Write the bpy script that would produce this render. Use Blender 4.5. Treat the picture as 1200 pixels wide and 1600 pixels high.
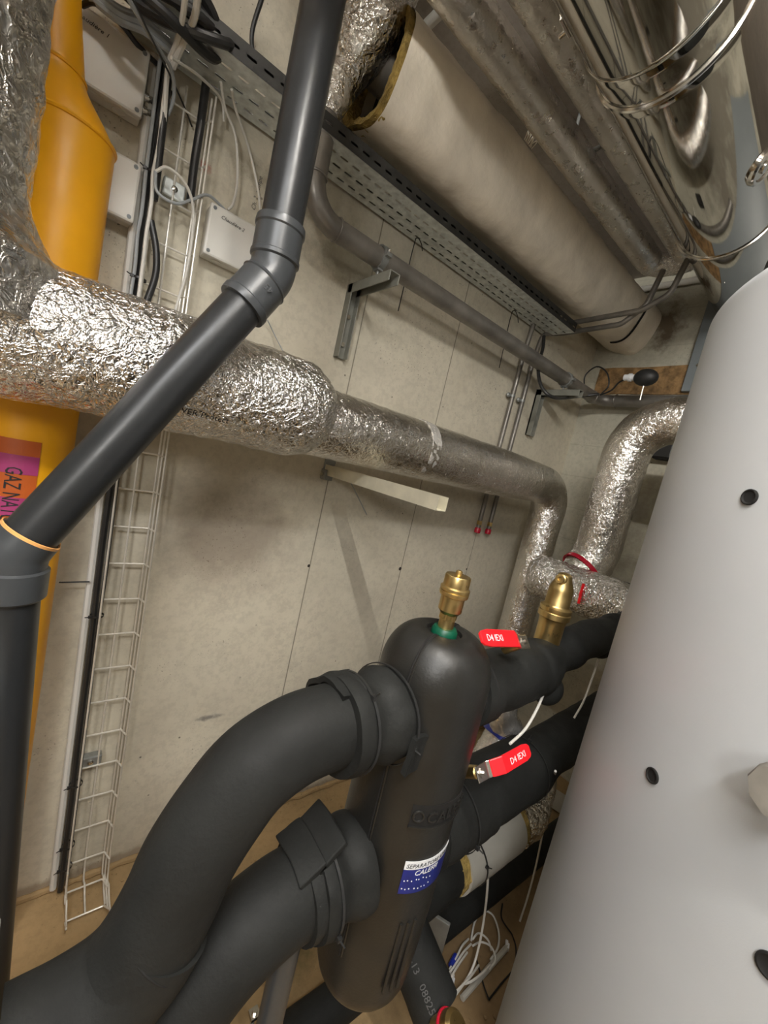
import bpy, bmesh, math, random
from mathutils import Vector, Matrix, noise
random.seed(7)
for o in list(bpy.data.objects): bpy.data.objects.remove(o)
SC = bpy.context.scene
COL = SC.collection
PI = math.pi
# ---------------------------------------------------------------- camera (measured from the vanishing points)
F_PX, PITCH, ROLL, AZ = 640.0, 6.5, 13.0, 50.2
CAM = Vector((0, 0, 1.6))
_a, _p, _r = math.radians(AZ), math.radians(PITCH), math.radians(ROLL)
FW = Vector((math.cos(_a)*math.cos(_p), math.sin(_a)*math.cos(_p), -math.sin(_p)))
_rt = Vector((math.sin(_a), -math.cos(_a), 0)); _up = _rt.cross(FW)
RT = math.cos(_r)*_rt + math.sin(_r)*_up
UP = -math.sin(_r)*_rt + math.cos(_r)*_up
cd = bpy.data.cameras.new('camera'); cam = bpy.data.objects.new('camera', cd); COL.objects.link(cam)
cam.matrix_world = Matrix(((RT.x, UP.x, -FW.x, CAM.x), (RT.y, UP.y, -FW.y, CAM.y), (RT.z, UP.z, -FW.z, CAM.z), (0, 0, 0, 1)))
cd.sensor_fit = 'HORIZONTAL'; cd.sensor_width = 36; cd.lens = F_PX/1200*36; cd.clip_start = 0.02; cd.clip_end = 50
SC.camera = cam
# ---------------------------------------------------------------- light and exposure
w = bpy.data.worlds.new('world'); SC.world = w; w.use_nodes = True
w.node_tree.nodes['Background'].inputs[0].default_value = (1, .97, .92, 1)
w.node_tree.nodes['Background'].inputs[1].default_value = 0.0
def lamp(name, kind, loc, power, color, size=.1, size_y=None, target=None):
    l = bpy.data.lights.new(name, kind); l.energy = power; l.color = color
    if kind == 'POINT': l.shadow_soft_size = size
    else:
        l.shape = 'RECTANGLE'; l.size = size; l.size_y = size_y or size
    o = bpy.data.objects.new(name, l); COL.objects.link(o); o.location = loc
    if target is not None:
        o.rotation_euler = (Vector(target)-Vector(loc)).to_track_quat('-Z', 'Y').to_euler()
    return o
lamp('fill_area_behind', 'AREA', (-.9, -.75, 2.93), 26, (.97, .98, 1), 1.2, .2, (-.9, -.75, 0))  # unseen soft fill light added behind the camera
lamp('fill_point_behind', 'POINT', (-1.15, -.95, 2.15), 34, (1, .97, .92), .22)  # added fill for the duct side, stands for no actual lamp
TUBE = 160   # emission of the fluorescent tube on the ceiling
SC.view_settings.view_transform = 'Standard'; SC.view_settings.look = 'None'
SC.view_settings.gamma = 1; SC.view_settings.use_curve_mapping = False
SC.view_settings.exposure = 0.92
# ---------------------------------------------------------------- pixel <-> place helpers
def ray(x, y): return FW*F_PX + RT*(x-600) - UP*(y-800)
def P(x, y, ax, v):
    d = ray(x, y); t = (v-CAM[ax])/d[ax]; return CAM + d*t
def hit_cyl(x, y, c, R):
    d = ray(x, y); a = d.x**2+d.y**2; b = -(c[0]*d.x+c[1]*d.y); q = c[0]**2+c[1]**2-R*R
    t = (-b-math.sqrt(max(0, b*b-a*q)))/a; return CAM + d*t
# ---------------------------------------------------------------- materials
def nt(name):
    m = bpy.data.materials.new(name); m.use_nodes = True; t = m.node_tree
    return m, t, t.nodes['Principled BSDF']
def N(t, kind, **kw):
    n = t.nodes.new(kind)
    for k, v in kw.items(): setattr(n, k, v)
    return n
def setin(n, **kw):
    for k, v in kw.items(): n.inputs[k.replace('_', ' ')].default_value = v
def ramp(t, src, stops):
    r = N(t, 'ShaderNodeValToRGB'); e = r.color_ramp.elements
    while len(e) < len(stops): e.new(.5)
    for i, (p, c) in enumerate(stops):
        e[i].position = p; e[i].color = (c[0], c[1], c[2], 1) if not isinstance(c, (int, float)) else (c, c, c, 1)
    t.links.new(src, r.inputs[0]); return r.outputs[0]
def coord(t, scale=(1, 1, 1)):
    tc = N(t, 'ShaderNodeTexCoord'); mp = N(t, 'ShaderNodeMapping'); mp.inputs['Scale'].default_value = scale
    t.links.new(tc.outputs['Object'], mp.inputs[0]); return mp.outputs[0]
def noise_tex(t, vec, scale, detail=4, rough=.55, dist=0.):
    n = N(t, 'ShaderNodeTexNoise'); t.links.new(vec, n.inputs['Vector'])
    n.inputs['Scale'].default_value = scale; n.inputs['Detail'].default_value = detail
    n.inputs['Roughness'].default_value = rough; n.inputs['Distortion'].default_value = dist
    return n.outputs['Fac']
def math_n(t, op, a, b=None, c=None):
    n = N(t, 'ShaderNodeMath', operation=op)
    for i, v in enumerate((a, b, c)):
        if v is None: continue
        if isinstance(v, (int, float)): n.inputs[i].default_value = v
        else: t.links.new(v, n.inputs[i])
    return n.outputs[0]
def mixc(t, f, a, b, mode='MIX'):
    n = N(t, 'ShaderNodeMix', data_type='RGBA', blend_type=mode)
    if isinstance(f, (int, float)): n.inputs[0].default_value = f
    else: t.links.new(f, n.inputs[0])
    for i, v in ((6, a), (7, b)):
        if isinstance(v, tuple): n.inputs[i].default_value = (*v, 1)
        else: t.links.new(v, n.inputs[i])
    return n.outputs[2]
def bump(t, b, h, strength, dist):
    n = N(t, 'ShaderNodeBump'); n.inputs['Strength'].default_value = strength; n.inputs['Distance'].default_value = dist
    t.links.new(h, n.inputs['Height']); t.links.new(n.outputs[0], b.inputs['Normal']); return n
def simple(name, color, rough=.5, metal=0., var=.15, nscale=12., bs=0., bscale=60., bdist=.002, spec=.5, rvar=.0):
    m, t, b = nt(name); v = coord(t)
    f = noise_tex(t, v, nscale, 5)
    c2 = tuple(min(1, x*(1+var)) for x in color); c1 = tuple(x*(1-var) for x in color)
    t.links.new(ramp(t, f, [(.3, c1), (.7, c2)]), b.inputs['Base Color'])
    b.inputs['Metallic'].default_value = metal; b.inputs['Roughness'].default_value = rough
    b.inputs['Specular IOR Level'].default_value = spec
    if rvar: t.links.new(ramp(t, noise_tex(t, v, nscale*2.3, 4), [(.3, max(0, rough-rvar)), (.7, min(1, rough+rvar))]), b.inputs['Roughness'])
    if bs: bump(t, b, noise_tex(t, v, bscale, 4), bs, bdist)
    return m
def foil(name, base=.8, rough=.2, scale=22., strength=.9, dist=.008, tint=(1, .985, .96)):
    m, t, b = nt(name); v = coord(t)
    def ridge(sc, dist_, det=3):
        f_ = noise_tex(t, v, sc, det, .5, dist_)
        a_ = math_n(t, 'ABSOLUTE', math_n(t, 'SUBTRACT', f_, .5))
        return math_n(t, 'POWER', math_n(t, 'SUBTRACT', 1.0, math_n(t, 'MULTIPLY', a_, 2.0)), 6)
    vo = N(t, 'ShaderNodeTexVoronoi', feature='F1'); wv = N(t, 'ShaderNodeTexNoise'); t.links.new(v, wv.inputs['Vector']); wv.inputs['Scale'].default_value = scale
    ad = N(t, 'ShaderNodeVectorMath', operation='MULTIPLY_ADD'); t.links.new(wv.outputs['Color'], ad.inputs[0]); ad.inputs[1].default_value = (.04, .04, .04); t.links.new(v, ad.inputs[2])
    t.links.new(ad.outputs[0], vo.inputs['Vector']); vo.inputs['Scale'].default_value = scale*.9
    h = math_n(t, 'ADD', math_n(t, 'MULTIPLY', ridge(scale*.55, .9), .9), math_n(t, 'MULTIPLY', ridge(scale*1.35, .7), .45))
    h = math_n(t, 'ADD', h, math_n(t, 'MULTIPLY', vo.outputs['Distance'], .9))
    bump(t, b, h, strength, dist)
    f = noise_tex(t, v, 6, 4)
    t.links.new(ramp(t, f, [(.35, tuple(base*x*.82 for x in tint)), (.65, tuple(base*x for x in tint))]), b.inputs['Base Color'])
    b.inputs['Metallic'].default_value = 1
    t.links.new(ramp(t, noise_tex(t, v, 30, 3), [(.3, rough*.7), (.7, rough*1.5)]), b.inputs['Roughness'])
    return m
def concrete(name, base, lines=(), holes=(), stains_shade=(), blocks=None, axis='XZ', warm=(.30, .20, .13)):
    m, t, b = nt(name)
    tc = N(t, 'ShaderNodeTexCoord'); sp = N(t, 'ShaderNodeSeparateXYZ'); t.links.new(tc.outputs['Object'], sp.inputs[0]); v = tc.outputs['Object']
    u = sp.outputs['X'] if axis[0] == 'X' else sp.outputs['Y']; z = sp.outputs['Z'] if axis[1] == 'Z' else sp.outputs['Y']
    f = noise_tex(t, v, 2.2, 7, .62)
    c = ramp(t, f, [(.25, tuple(x*.80 for x in base)), (.5, base), (.75, tuple(min(1, x*1.13) for x in base))])
    fine = noise_tex(t, v, 45, 5, .65)
    c = mixc(t, ramp(t, fine, [(.38, .30), (.55, 0.)]), c, tuple(x*.62 for x in base))
    sm = noise_tex(t, v, 1.3, 6, .7, 1.2)
    c = mixc(t, ramp(t, sm, [(.56, 0.), (.75, .35)]), c, tuple(x*y for x, y in zip(base, (.72, .66, .58))))
    # pits
    vo = N(t, 'ShaderNodeTexVoronoi'); t.links.new(v, vo.inputs['Vector']); vo.inputs['Scale'].default_value = 13
    pit = ramp(t, vo.outputs['Distance'], [(.035, 1.), (.055, 0.)])
    c = mixc(t, math_n(t, 'MULTIPLY', pit, ramp(t, noise_tex(t, v, 3, 2), [(.45, 0.), (.55, .8)])), c, (.06, .05, .04))
    spk = ramp(t, noise_tex(t, v, 160, 2, .5), [(.66, 0.), (.73, .75)])
    spk = math_n(t, 'MULTIPLY', spk, ramp(t, noise_tex(t, v, 4, 3), [(.48, 0.), (.62, 1.)]))
    c = mixc(t, spk, c, (.07, .06, .04))
    wav = math_n(t, 'MULTIPLY', math_n(t, 'SUBTRACT', noise_tex(t, v, 9, 3), .5), .05)
    for (x0, wd) in lines:
        d = math_n(t, 'ABSOLUTE', math_n(t, 'SUBTRACT', u, x0))
        c = mixc(t, ramp(t, math_n(t, 'DIVIDE', d, wd), [(.3, .75), (1., 0.)]), c, (.10, .085, .06))
    def blob(x0, z0, rx, rz):
        a = math_n(t, 'DIVIDE', math_n(t, 'SUBTRACT', u, x0), rx); e = math_n(t, 'DIVIDE', math_n(t, 'SUBTRACT', z, z0), rz)
        return math_n(t, 'SQRT', math_n(t, 'ADD', math_n(t, 'MULTIPLY', a, a), math_n(t, 'MULTIPLY', e, e)))
    for (x0, z0, rx, rz, col, amt, ns) in stains_shade:
        r_ = math_n(t, 'ADD', blob(x0, z0, rx, rz), math_n(t, 'MULTIPLY', math_n(t, 'SUBTRACT', noise_tex(t, v, ns, 6, .7), .5), 2.0))
        c = mixc(t, ramp(t, r_, [(.35, amt), (1.0, 0.)]), c, col)
    for (x0, z0, r0) in holes:
        c = mixc(t, ramp(t, math_n(t, 'MULTIPLY', blob(x0, z0, r0, r0), .5), [(.40, 1.), (.5, 0.)]), c, (.03, .025, .02))
    if blocks:
        bw, bh = blocks
        zz = math_n(t, 'ABSOLUTE', math_n(t, 'SUBTRACT', math_n(t, 'FRACT', math_n(t, 'ADD', math_n(t, 'DIVIDE', z, bh), wav)), .5))
        c = mixc(t, ramp(t, zz, [(.480, 0.), (.495, .3)]), c, tuple(x*.5 for x in base))
    t.links.new(c, b.inputs['Base Color'])
    b.inputs['Roughness'].default_value = .8; b.inputs['Specular IOR Level'].default_value = .3
    bump(t, b, noise_tex(t, v, 30, 7, .6), .25, .004)
    return m
WALLC = (.58, .535, .43)
M = {}
M['wall'] = concrete('wall_concrete', WALLC, lines=[(.855, .0035), (1.36, .0035), (1.865, .003)],
    holes=[(.850, 1.13, .007), (1.355, 1.125, .010), (1.86, 1.13, .006), (1.62, 1.62, .006)],
    stains_shade=[(.50, 1.24, .30, .28, (.25, .19, .15), .45, 7), (.56, .52, .055, .012, (.16, .15, .14), .8, 30), (.76, 2.28, .20, .10, (.13, .12, .08), .6, 12),
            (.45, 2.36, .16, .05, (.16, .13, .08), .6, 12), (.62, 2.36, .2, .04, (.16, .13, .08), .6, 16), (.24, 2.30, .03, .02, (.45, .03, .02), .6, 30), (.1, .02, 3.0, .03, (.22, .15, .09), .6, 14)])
M['wall_dim'] = concrete('dimmed_wall_concrete', (.13, .12, .10))  # unseen walls, gloom put into the colour for darker reflections and contrast
M['bracket'] = simple('painted_bracket', (.20, .20, .17), .5, 0, .15, 20)
M['flange'] = simple('dark_flange', (.03, .03, .028), .5, 0, .3, 20)  # room-side flange, darker than the tray bed
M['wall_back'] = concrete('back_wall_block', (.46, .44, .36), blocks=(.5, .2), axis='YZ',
    stains_shade=[(1.04, 2.72, .10, .16, (.10, .07, .04), .9, 14), (-.25, 1.2, 1.35, 2.2, (.13, .115, .09), .85, 2.5)])  # last entry: shade painted behind the tank, darkens the flue reflections
M['ceiling'] = concrete('ceiling_concrete', (.34, .30, .26), axis='XY')
M['floor'] = concrete('floor_dusty', (.36, .245, .12), axis='XY', stains_shade=[(1.4, .5, .6, .4, (.16, .10, .05), .6, 5), (.75, .9, .15, .12, (.10, .09, .04), .7, 9)])
M['foil'] = foil('crumpled_foil', .90, .17, 56, .75, .0042)
M['foil_fine'] = foil('fine_foil', .90, .19, 60, .55, .0028, (1, .97, .93))
M['foil_dull'] = foil('dusty_foil', .74, .24, 34, .7, .0045, (1, .96, .9))
M['foil_smooth'] = foil('smooth_foil', .78, .30, 48, .45, .0016, (1, .96, .9))
M['tape'] = foil('foil_tape', .72, .22, 14, .5, .004, (1, .96, .9))
M['rubber'] = simple('black_foam_rubber', (.0135, .0140, .0130), .70, 0, .35, 7, .5, 140, .0014, .26, .08)
M['epp'] = simple('black_moulded_foam', (.014, .0135, .0120), .40, 0, .35, 6, .40, 200, .0009, .45, .08)
M['pvc'] = simple('dark_grey_pvc', (.022, .0235, .025), .34, 0, .12, 5, .1, 90, .0005, .45, .05)
M['pvc_fit'] = simple('grey_pvc_fitting', (.048, .052, .056), .33, 0, .1, 6, .1, 90, .0005)
M['yellow'] = simple('yellow_gas_paint', (.86, .40, .004), .42, 0, .10, 4, .35, 25, .002, .5, .08)
M['canvas'] = simple('white_plaster_jacket', (.80, .735, .62), .62, 0, .14, 5, .7, 14, .008)
M['rockwool'] = simple('mineral_wool', (.36, .25, .07), .95, 0, .5, 30, 1.0, 90, .01)
M['woolbrown'] = simple('brown_mineral_wool', (.25, .15, .065), .95, 0, .55, 22, 1.0, 60, .01)
M['dark'] = simple('black_cavity', (.004, .0035, .003), .8, 0, .3, 10)
M['chrome'] = simple('polished_stainless', (.62, .60, .56), .055, 1, .06, 2, .06, 3, .01)
M['steelband'] = simple('band_steel', (.75, .73, .69), .16, 1, .05, 8)
M['galv'] = simple('galvanised_steel', (.66, .70, .70), .45, .55, .22, 40, .1, 60, .001, .5, .12)
M['galvd'] = simple('dull_galvanised', (.30, .31, .30), .5, .6, .2, 20, .1, 60, .001)
M['zinc'] = simple('zinc_rail', (.74, .70, .56), .36, .5, .15, 12, .05)
M['pipe'] = simple('old_grey_steel_pipe', (.22, .205, .185), .44, .55, .3, 9, .2, 60, .001, .5, .12)
M['wire'] = simple('bright_wire', (.80, .77, .70), .34, .45, .1, 30)
M['cabw'] = simple('white_cable_sheath', (.62, .60, .55), .45, 0, .08, 10)
M['cabg'] = simple('grey_cable_sheath', (.32, .34, .35), .42, 0, .1, 10)
M['cabk'] = simple('black_cable_sheath', (.018, .018, .018), .38, 0, .2, 10)
M['tank'] = simple('white_tank_jacket', (.435, .448, .460), .42, 0, .035, 3, .16, 420, .0006, .5, .04)
M['plastic'] = simple('light_grey_plastic', (.66, .645, .60), .42, 0, .05, 5, .05, 80, .0005)
M['brass'] = simple('brass', (.60, .44, .19), .36, 1, .12, 14, .12, 90, .0006, .5, .1)
M['green'] = simple('green_gasket', (.0, .07, .035), .4, 0, .1)
M['red'] = simple('red_vinyl_handle', (.85, .012, .02), .33, 0, .06)
M['redtape'] = simple('red_tape', (.42, .01, .03), .25, 0, .1)
M['bluetape'] = simple('blue_tape', (.015, .03, .30), .3, 0, .1)
M['bluelabel'] = simple('blue_label', (.005, .014, .16), .35, 0, .2, 40)
M['white'] = simple('white_print', (.75, .76, .78), .45, 0, .04)
M['black'] = simple('black_print', (.012, .012, .012), .6, 0, .1)
M['greyprint'] = simple('grey_print', (.07, .07, .068), .6, 0, .1)
M['orange'] = simple('orange_label', (.50, .10, .012), .45, 0, .12, 10)
M['magenta'] = simple('magenta_label', (.36, .04, .15), .45, 0, .1, 10)
M['greypanel'] = simple('blue_grey_panel', (.17, .19, .20), .4, 0, .06, 3)
M['reflectlip'] = simple('reflected_yellow_lip', (.85, .42, .14), .35, 0, .1)  # reflection of the yellow pipe painted into the lip colour
M['teal'] = simple('teal_print', (.05, .28, .28), .4, 0, .1)
M['palepipe'] = simple('pale_grey_jacket', (.42, .40, .35), .5, 0, .1, 6, .2, 40, .002)
M['greystub'] = simple('grey_stub', (.20, .185, .16), .6, 0, .2, 20, .3, 60, .002)
M['silver'] = simple('silver_paint', (.50, .53, .53), .4, .4, .05, 3)
M['bulb'] = simple('black_rubber_bulb', (.015, .015, .015), .55, 0, .2)
m_, t_, b_ = nt('lit_tube'); b_.inputs['Emission Color'].default_value = (1, .965, .895, 1); b_.inputs['Emission Strength'].default_value = TUBE; b_.inputs['Base Color'].default_value = (.9, .9, .9, 1); M['lit'] = m_
M['tape'].node_tree.nodes['Principled BSDF'].inputs['Metallic'].default_value = .55
# ---------------------------------------------------------------- object helpers
def obj(name, bm, mat, parent=None, smooth=True, angle=.6, bev=0):
    me = bpy.data.meshes.new(name)
    bmesh.ops.recalc_face_normals(bm, faces=bm.faces)
    bm.to_mesh(me); bm.free()
    me.materials.append(M[mat])
    o = bpy.data.objects.new(name, me); COL.objects.link(o)
    if parent is not None: o.parent = parent; o.matrix_parent_inverse = parent.matrix_basis.inverted()
    if smooth:
        for p in me.polygons: p.use_smooth = True
        bm2 = bmesh.new(); bm2.from_mesh(me)
        for e in bm2.edges:
            if len(e.link_faces) == 2 and e.calc_face_angle(0) > angle: e.smooth = False
        bm2.to_mesh(me); bm2.free()
    if bev:
        md = o.modifiers.new('bevel', 'BEVEL'); md.width = bev; md.segments = 2; md.limit_method = 'ANGLE'; md.angle_limit = .6
    return o
def thing(name, label, cat, loc, group=None):
    o = bpy.data.objects.new(name, None); COL.objects.link(o); o.empty_display_size = .05; o.location = loc
    o['label'] = label; o['category'] = cat
    if group: o['group'] = group
    return o
def tag(o, label, cat, group=None):
    o['label'] = label; o['category'] = cat
    if group: o['group'] = group
    return o
def struct(name, bm, mat, **kw):
    o = obj(name, bm, mat, **kw); o['kind'] = 'structure'; return o
def V(*a): return Vector(a)
def frame(d):
    d = Vector(d).normalized(); a = Vector((0, 0, 1)) if abs(d.z) < .9 else Vector((1, 0, 0))
    x = a.cross(d).normalized(); return x, d.cross(x).normalized(), d
def sweep(bm, pts, rad, seg=24, cap=True, prof=None, rough=0, rfreq=20, u0=None):
    """tube along pts; prof(ang)->radius factor; rough: wrinkle amplitude"""
    pts = [Vector(p) for p in pts]; n = len(pts)
    if not isinstance(rad, (list, tuple)): rad = [rad]*n
    T = []
    for i in range(n):
        a = pts[max(0, i-1)]; b = pts[min(n-1, i+1)]; T.append((b-a).normalized())
    x, y, _ = frame(T[0])
    if u0 is not None: x = (Vector(u0)-T[0]*Vector(u0).dot(T[0])).normalized()
    rings = []
    for i in range(n):
        x = (x - T[i]*x.dot(T[i])).normalized(); y = T[i].cross(x)
        ring = []
        for k in range(seg):
            a = 2*PI*k/seg; f = prof(a) if prof else 1
            d = x*math.cos(a)+y*math.sin(a); p = pts[i]+d*rad[i]*f
            if rough:
                q = p*rfreq; p = p + d*rough*(abs(noise.noise(q))*1.6-.5+.5*noise.noise(q*2.7))
            ring.append(bm.verts.new(p))
        rings.append(ring)
    for i in range(n-1):
        for k in range(seg):
            bm.faces.new((rings[i][k], rings[i][(k+1) % seg], rings[i+1][(k+1) % seg], rings[i+1][k]))
    if cap:
        bm.faces.new(list(reversed(rings[0]))); bm.faces.new(rings[-1])
    return rings
def fillet(pts, R, n=8, step=None):
    pts = [Vector(p) for p in pts]; out = [pts[0]]
    for i in range(1, len(pts)-1):
        a, b, c = pts[i-1], pts[i], pts[i+1]
        r_ = R[i-1] if isinstance(R, (list, tuple)) else R
        u = (a-b).normalized(); v = (c-b).normalized(); th = u.angle(v)
        L = min(r_/math.tan(th/2), (a-b).length*.49 if i > 1 else (a-b).length*.95, (c-b).length*.49 if i < len(pts)-2 else (c-b).length*.95)
        rr = L*math.tan(th/2); m = (u+v).normalized(); cen = b+m*(rr/math.sin(th/2))
        s = b+u*L-cen; e = b+v*L-cen; ang = s.angle(e); ax = s.cross(e).normalized()
        for k in range(n+1): out.append(cen + Matrix.Rotation(ang*k/n, 3, ax) @ s)
    out.append(pts[-1])
    return dense(out, step) if step else out
def dense(pts, step):
    out = [Vector(pts[0])]
    for a, b in zip(pts[:-1], pts[1:]):
        a, b = Vector(a), Vector(b)
        k = max(1, int((b-a).length/step)); out += [a.lerp(b, (j+1)/k) for j in range(k)]
    return out
def spline(pts, n=8):
    pts = [Vector(p) for p in pts]; q = [pts[0]*2-pts[1]]+pts+[pts[-1]*2-pts[-2]]; out = []
    for i in range(1, len(q)-2):
        a, b, c, d = q[i-1:i+3]
        for k in range(n):
            t = k/n; out.append(.5*((2*b)+(c-a)*t+(2*a-5*b+4*c-d)*t*t+(3*b-a-3*c+d)*t**3))
    out.append(pts[-1]); return out
def box(bm, c, s, rot=None):
    m = Matrix.Translation(Vector(c)) @ (rot.to_4x4() if rot else Matrix()) @ Matrix.Diagonal((*s, 1))
    return bmesh.ops.create_cube(bm, size=1, matrix=m)['verts']
def box2(bm, a, b):
    a, b = Vector(a), Vector(b); return box(bm, (a+b)/2, [abs(x) for x in (b-a)])
def lathe(bm, prof, c, axis=(0, 0, 1), seg=32, cap=True):
    x, y, d = frame(axis); c = Vector(c); rings = []
    for r_, h in prof:
        rings.append([bm.verts.new(c+d*h+(x*math.cos(2*PI*k/seg)+y*math.sin(2*PI*k/seg))*max(r_, 1e-4)) for k in range(seg)])
    for i in range(len(rings)-1):
        for k in range(seg): bm.faces.new((rings[i][k], rings[i][(k+1) % seg], rings[i+1][(k+1) % seg], rings[i+1][k]))
    if cap: bm.faces.new(list(reversed(rings[0]))); bm.faces.new(rings[-1])
def ring(bm, c, axis, R, r_=.004, seg=40, w=None):
    """a round band: torus (w None) or flat strap of width w"""
    x, y, d = frame(axis); c = Vector(c)
    pr = [(R+r_*math.cos(2*PI*j/8), r_*math.sin(2*PI*j/8)) for j in range(8)] if w is None else [(R, -w/2), (R+r_, -w/2), (R+r_, w/2), (R, w/2)]
    g = []
    for k in range(seg):
        a = 2*PI*k/seg; rd = x*math.cos(a)+y*math.sin(a); g.append([bm.verts.new(c+rd*p+d*q) for p, q in pr])
    m = len(pr)
    for k in range(seg):
        for j in range(m): bm.faces.new((g[k][j], g[(k+1) % seg][j], g[(k+1) % seg][(j+1) % m], g[k][(j+1) % m]))
def text(name, s, size, fn, mat, parent, depth=0.0006, italic=0, split=False):
    cu = bpy.data.curves.new('t', 'FONT'); cu.body = s; cu.size = size; cu.shear = italic; cu.resolution_u = 2
    to = bpy.data.objects.new('t', cu); COL.objects.link(to); bpy.context.view_layer.update()
    me = bpy.data.meshes.new_from_object(to.evaluated_get(bpy.context.evaluated_depsgraph_get()))
    bpy.data.objects.remove(to)
    bm = bmesh.new(); bm.from_mesh(me)
    bmesh.ops.triangulate(bm, faces=bm.faces)
    long_ = [e for e in bm.edges if e.calc_length() > size*.35]
    if long_: bmesh.ops.subdivide_edges(bm, edges=long_, cuts=2); bmesh.ops.triangulate(bm, faces=bm.faces)
    g = bmesh.ops.extrude_face_region(bm, geom=bm.faces[:])
    top = {v for v in g['geom'] if isinstance(v, bmesh.types.BMVert)}
    for v in bm.verts: v.co = fn(v.co.x, v.co.y, depth if v in top else 0)
    return obj(name, bm, mat, parent, smooth=False)
def planar(o, ux, uy):
    o, ux, uy = Vector(o), Vector(ux).normalized(), Vector(uy).normalized(); nz = ux.cross(uy)
    return lambda x, y, h: o+ux*x+uy*y+nz*(h+.0008)
def oncyl(c, R, th0, z0):
    return lambda x, y, h: Vector((c[0]+(R+.001+h)*math.cos(th0+x/R), c[1]+(R+.001+h)*math.sin(th0+x/R), z0+y))
def onxpipe(yc, zc, R, x0, phi0):   # text running along +X on a pipe parallel to X, phi measured from -Y towards +Z
    return lambda x, y, h: Vector((x0+x, yc-(R+.002+h)*math.cos(phi0+y/R), zc+(R+.002+h)*math.sin(phi0+y/R)))
def cable(name, pts, r_, mat, label, cat='cable', group=None, n=8, seg=8, parent=None):
    bm = bmesh.new(); sweep(bm, spline(pts, n), r_, seg)
    o = obj(name, bm, mat, parent)
    if parent is None: tag(o, label, cat, group)
    return o
def ziptie(c, axis, R, parent, w=.005, head=(0, 0, 1)):
    bm = bmesh.new(); ring(bm, c, axis, R, .0018, 40, w)
    h = Vector(head).normalized(); box(bm, Vector(c)+h*(R+.003), (.008, .008, .008)); 
    x, y, d = frame(axis)
    sweep(bm, [Vector(c)+h*(R+.004), Vector(c)+h*(R+.018)+d*.004], .0016, 6)
    return obj('zip_tie', bm, 'cabk', parent)

# ================================================================ THE ROOM
X0, X1, Y0, Y1, Z1 = -1.9, 2.585, -1.9, 1.41, 3.02
bm = bmesh.new(); box2(bm, (X0-.15, Y1, -.1), (X1+.15, Y1+.15, Z1+.1)); struct('wall_left', bm, 'wall', smooth=False)
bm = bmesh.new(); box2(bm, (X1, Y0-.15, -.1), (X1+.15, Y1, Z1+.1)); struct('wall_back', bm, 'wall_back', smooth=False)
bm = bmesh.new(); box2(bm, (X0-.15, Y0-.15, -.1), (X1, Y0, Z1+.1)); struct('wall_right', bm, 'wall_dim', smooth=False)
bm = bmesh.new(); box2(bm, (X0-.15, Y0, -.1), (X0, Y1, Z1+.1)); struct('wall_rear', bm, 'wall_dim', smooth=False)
bm = bmesh.new(); box2(bm, (X0, Y0, Z1), (X1, Y1, Z1+.1)); struct('ceiling', bm, 'ceiling', smooth=False)
bm = bmesh.new()
bmesh.ops.create_grid(bm, x_segments=90, y_segments=70, size=1, matrix=Matrix.Translation(((X0+X1)/2, (Y0+Y1)/2, 0)) @ Matrix.Diagonal(((X1-X0)/2, (Y1-Y0)/2, 1, 1)))
for v in bm.verts: v.co.z = -.004+.004*noise.noise(v.co*4)
ge = bmesh.ops.extrude_face_region(bm, geom=bm.faces[:])
for v in ge['geom']:
    if isinstance(v, bmesh.types.BMVert): v.co.z = -.1
struct('floor', bm, 'floor')
# crumbling mortar bead where wall meets floor
bm = bmesh.new()
sweep(bm, [V(X0+.01+i*.02, Y1-.004+.006*noise.noise(V(i*.3, 1, 0)), .004+.006*noise.noise(V(i*.35, 5, 2))) for i in range(223)], [.012+.008*noise.noise(V(i*.5, 2, 9)) for i in range(223)], 8)
struct('trim_1', bm, 'floor')
# brown wool filled slot across the back wall
bm = bmesh.new(); box2(bm, (X1-.008, .80, 2.325), (X1+.01, 1.345, 2.482)); bmesh.ops.subdivide_edges(bm, edges=bm.edges[:], cuts=6, use_grid_fill=True)
for v in bm.verts:
    if v.co.x < X1-.002: v.co.x += .006*noise.noise(v.co*25); v.co.z += .008*noise.noise(v.co*18)
struct('trim_2', bm, 'woolbrown')
t = thing('tube_light', 'bare fluorescent tube batten on the ceiling, out of the frame above', 'ceiling light', (.07, -.02, Z1))
bm = bmesh.new(); box2(bm, (.045, -1.25, 2.90), (.095, .56, Z1-.02)); obj('batten', bm, 'white', t, smooth=False)
bm = bmesh.new(); sweep(bm, [(.07, -1.2, 2.865), (.07, .52, 2.865)], .014, 16); obj('tube', bm, 'lit', t)
# ================================================================ BACK WALL FITTINGS
t = thing('cabinet', 'blue-grey sheet metal cabinet on the back wall beside the white tank top', 'cabinet', (X1, .6, 2.34))
bm = bmesh.new(); box2(bm, (X1-.037, -.60, 2.335), (X1-.002, .865, 2.93)); obj('sheet', bm, 'greypanel', t, smooth=False, bev=.004)  # unseen width added behind the tank and darkened, for darker flue reflections
for q in ((.82, 2.83), (.82, 2.47)):
    bm = bmesh.new(); lathe(bm, [(.009, 0), (.009, .004), (.004, .007)], (X1-.037, *q), (-1, 0, 0), 12); obj('screw', bm, 'steelband', t)
bm = bmesh.new(); sweep(bm, [(X1-.025, 1.33, 2.935), (X1-.025, .3, 2.935)], .017, 14)
o = obj('conduit', bm, 'plastic'); tag(o, 'pale grey conduit running level along the back wall just below the ceiling', 'conduit')
t = thing('junction_box', 'small black box on the back wall under the foil elbow', 'junction box', (X1, .86, 1.9))
bm = bmesh.new(); box2(bm, (X1-.07, .80, 1.96), (X1, .90, 2.06)); obj('casing', bm, 'dark', t, smooth=False, bev=.01)
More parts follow.
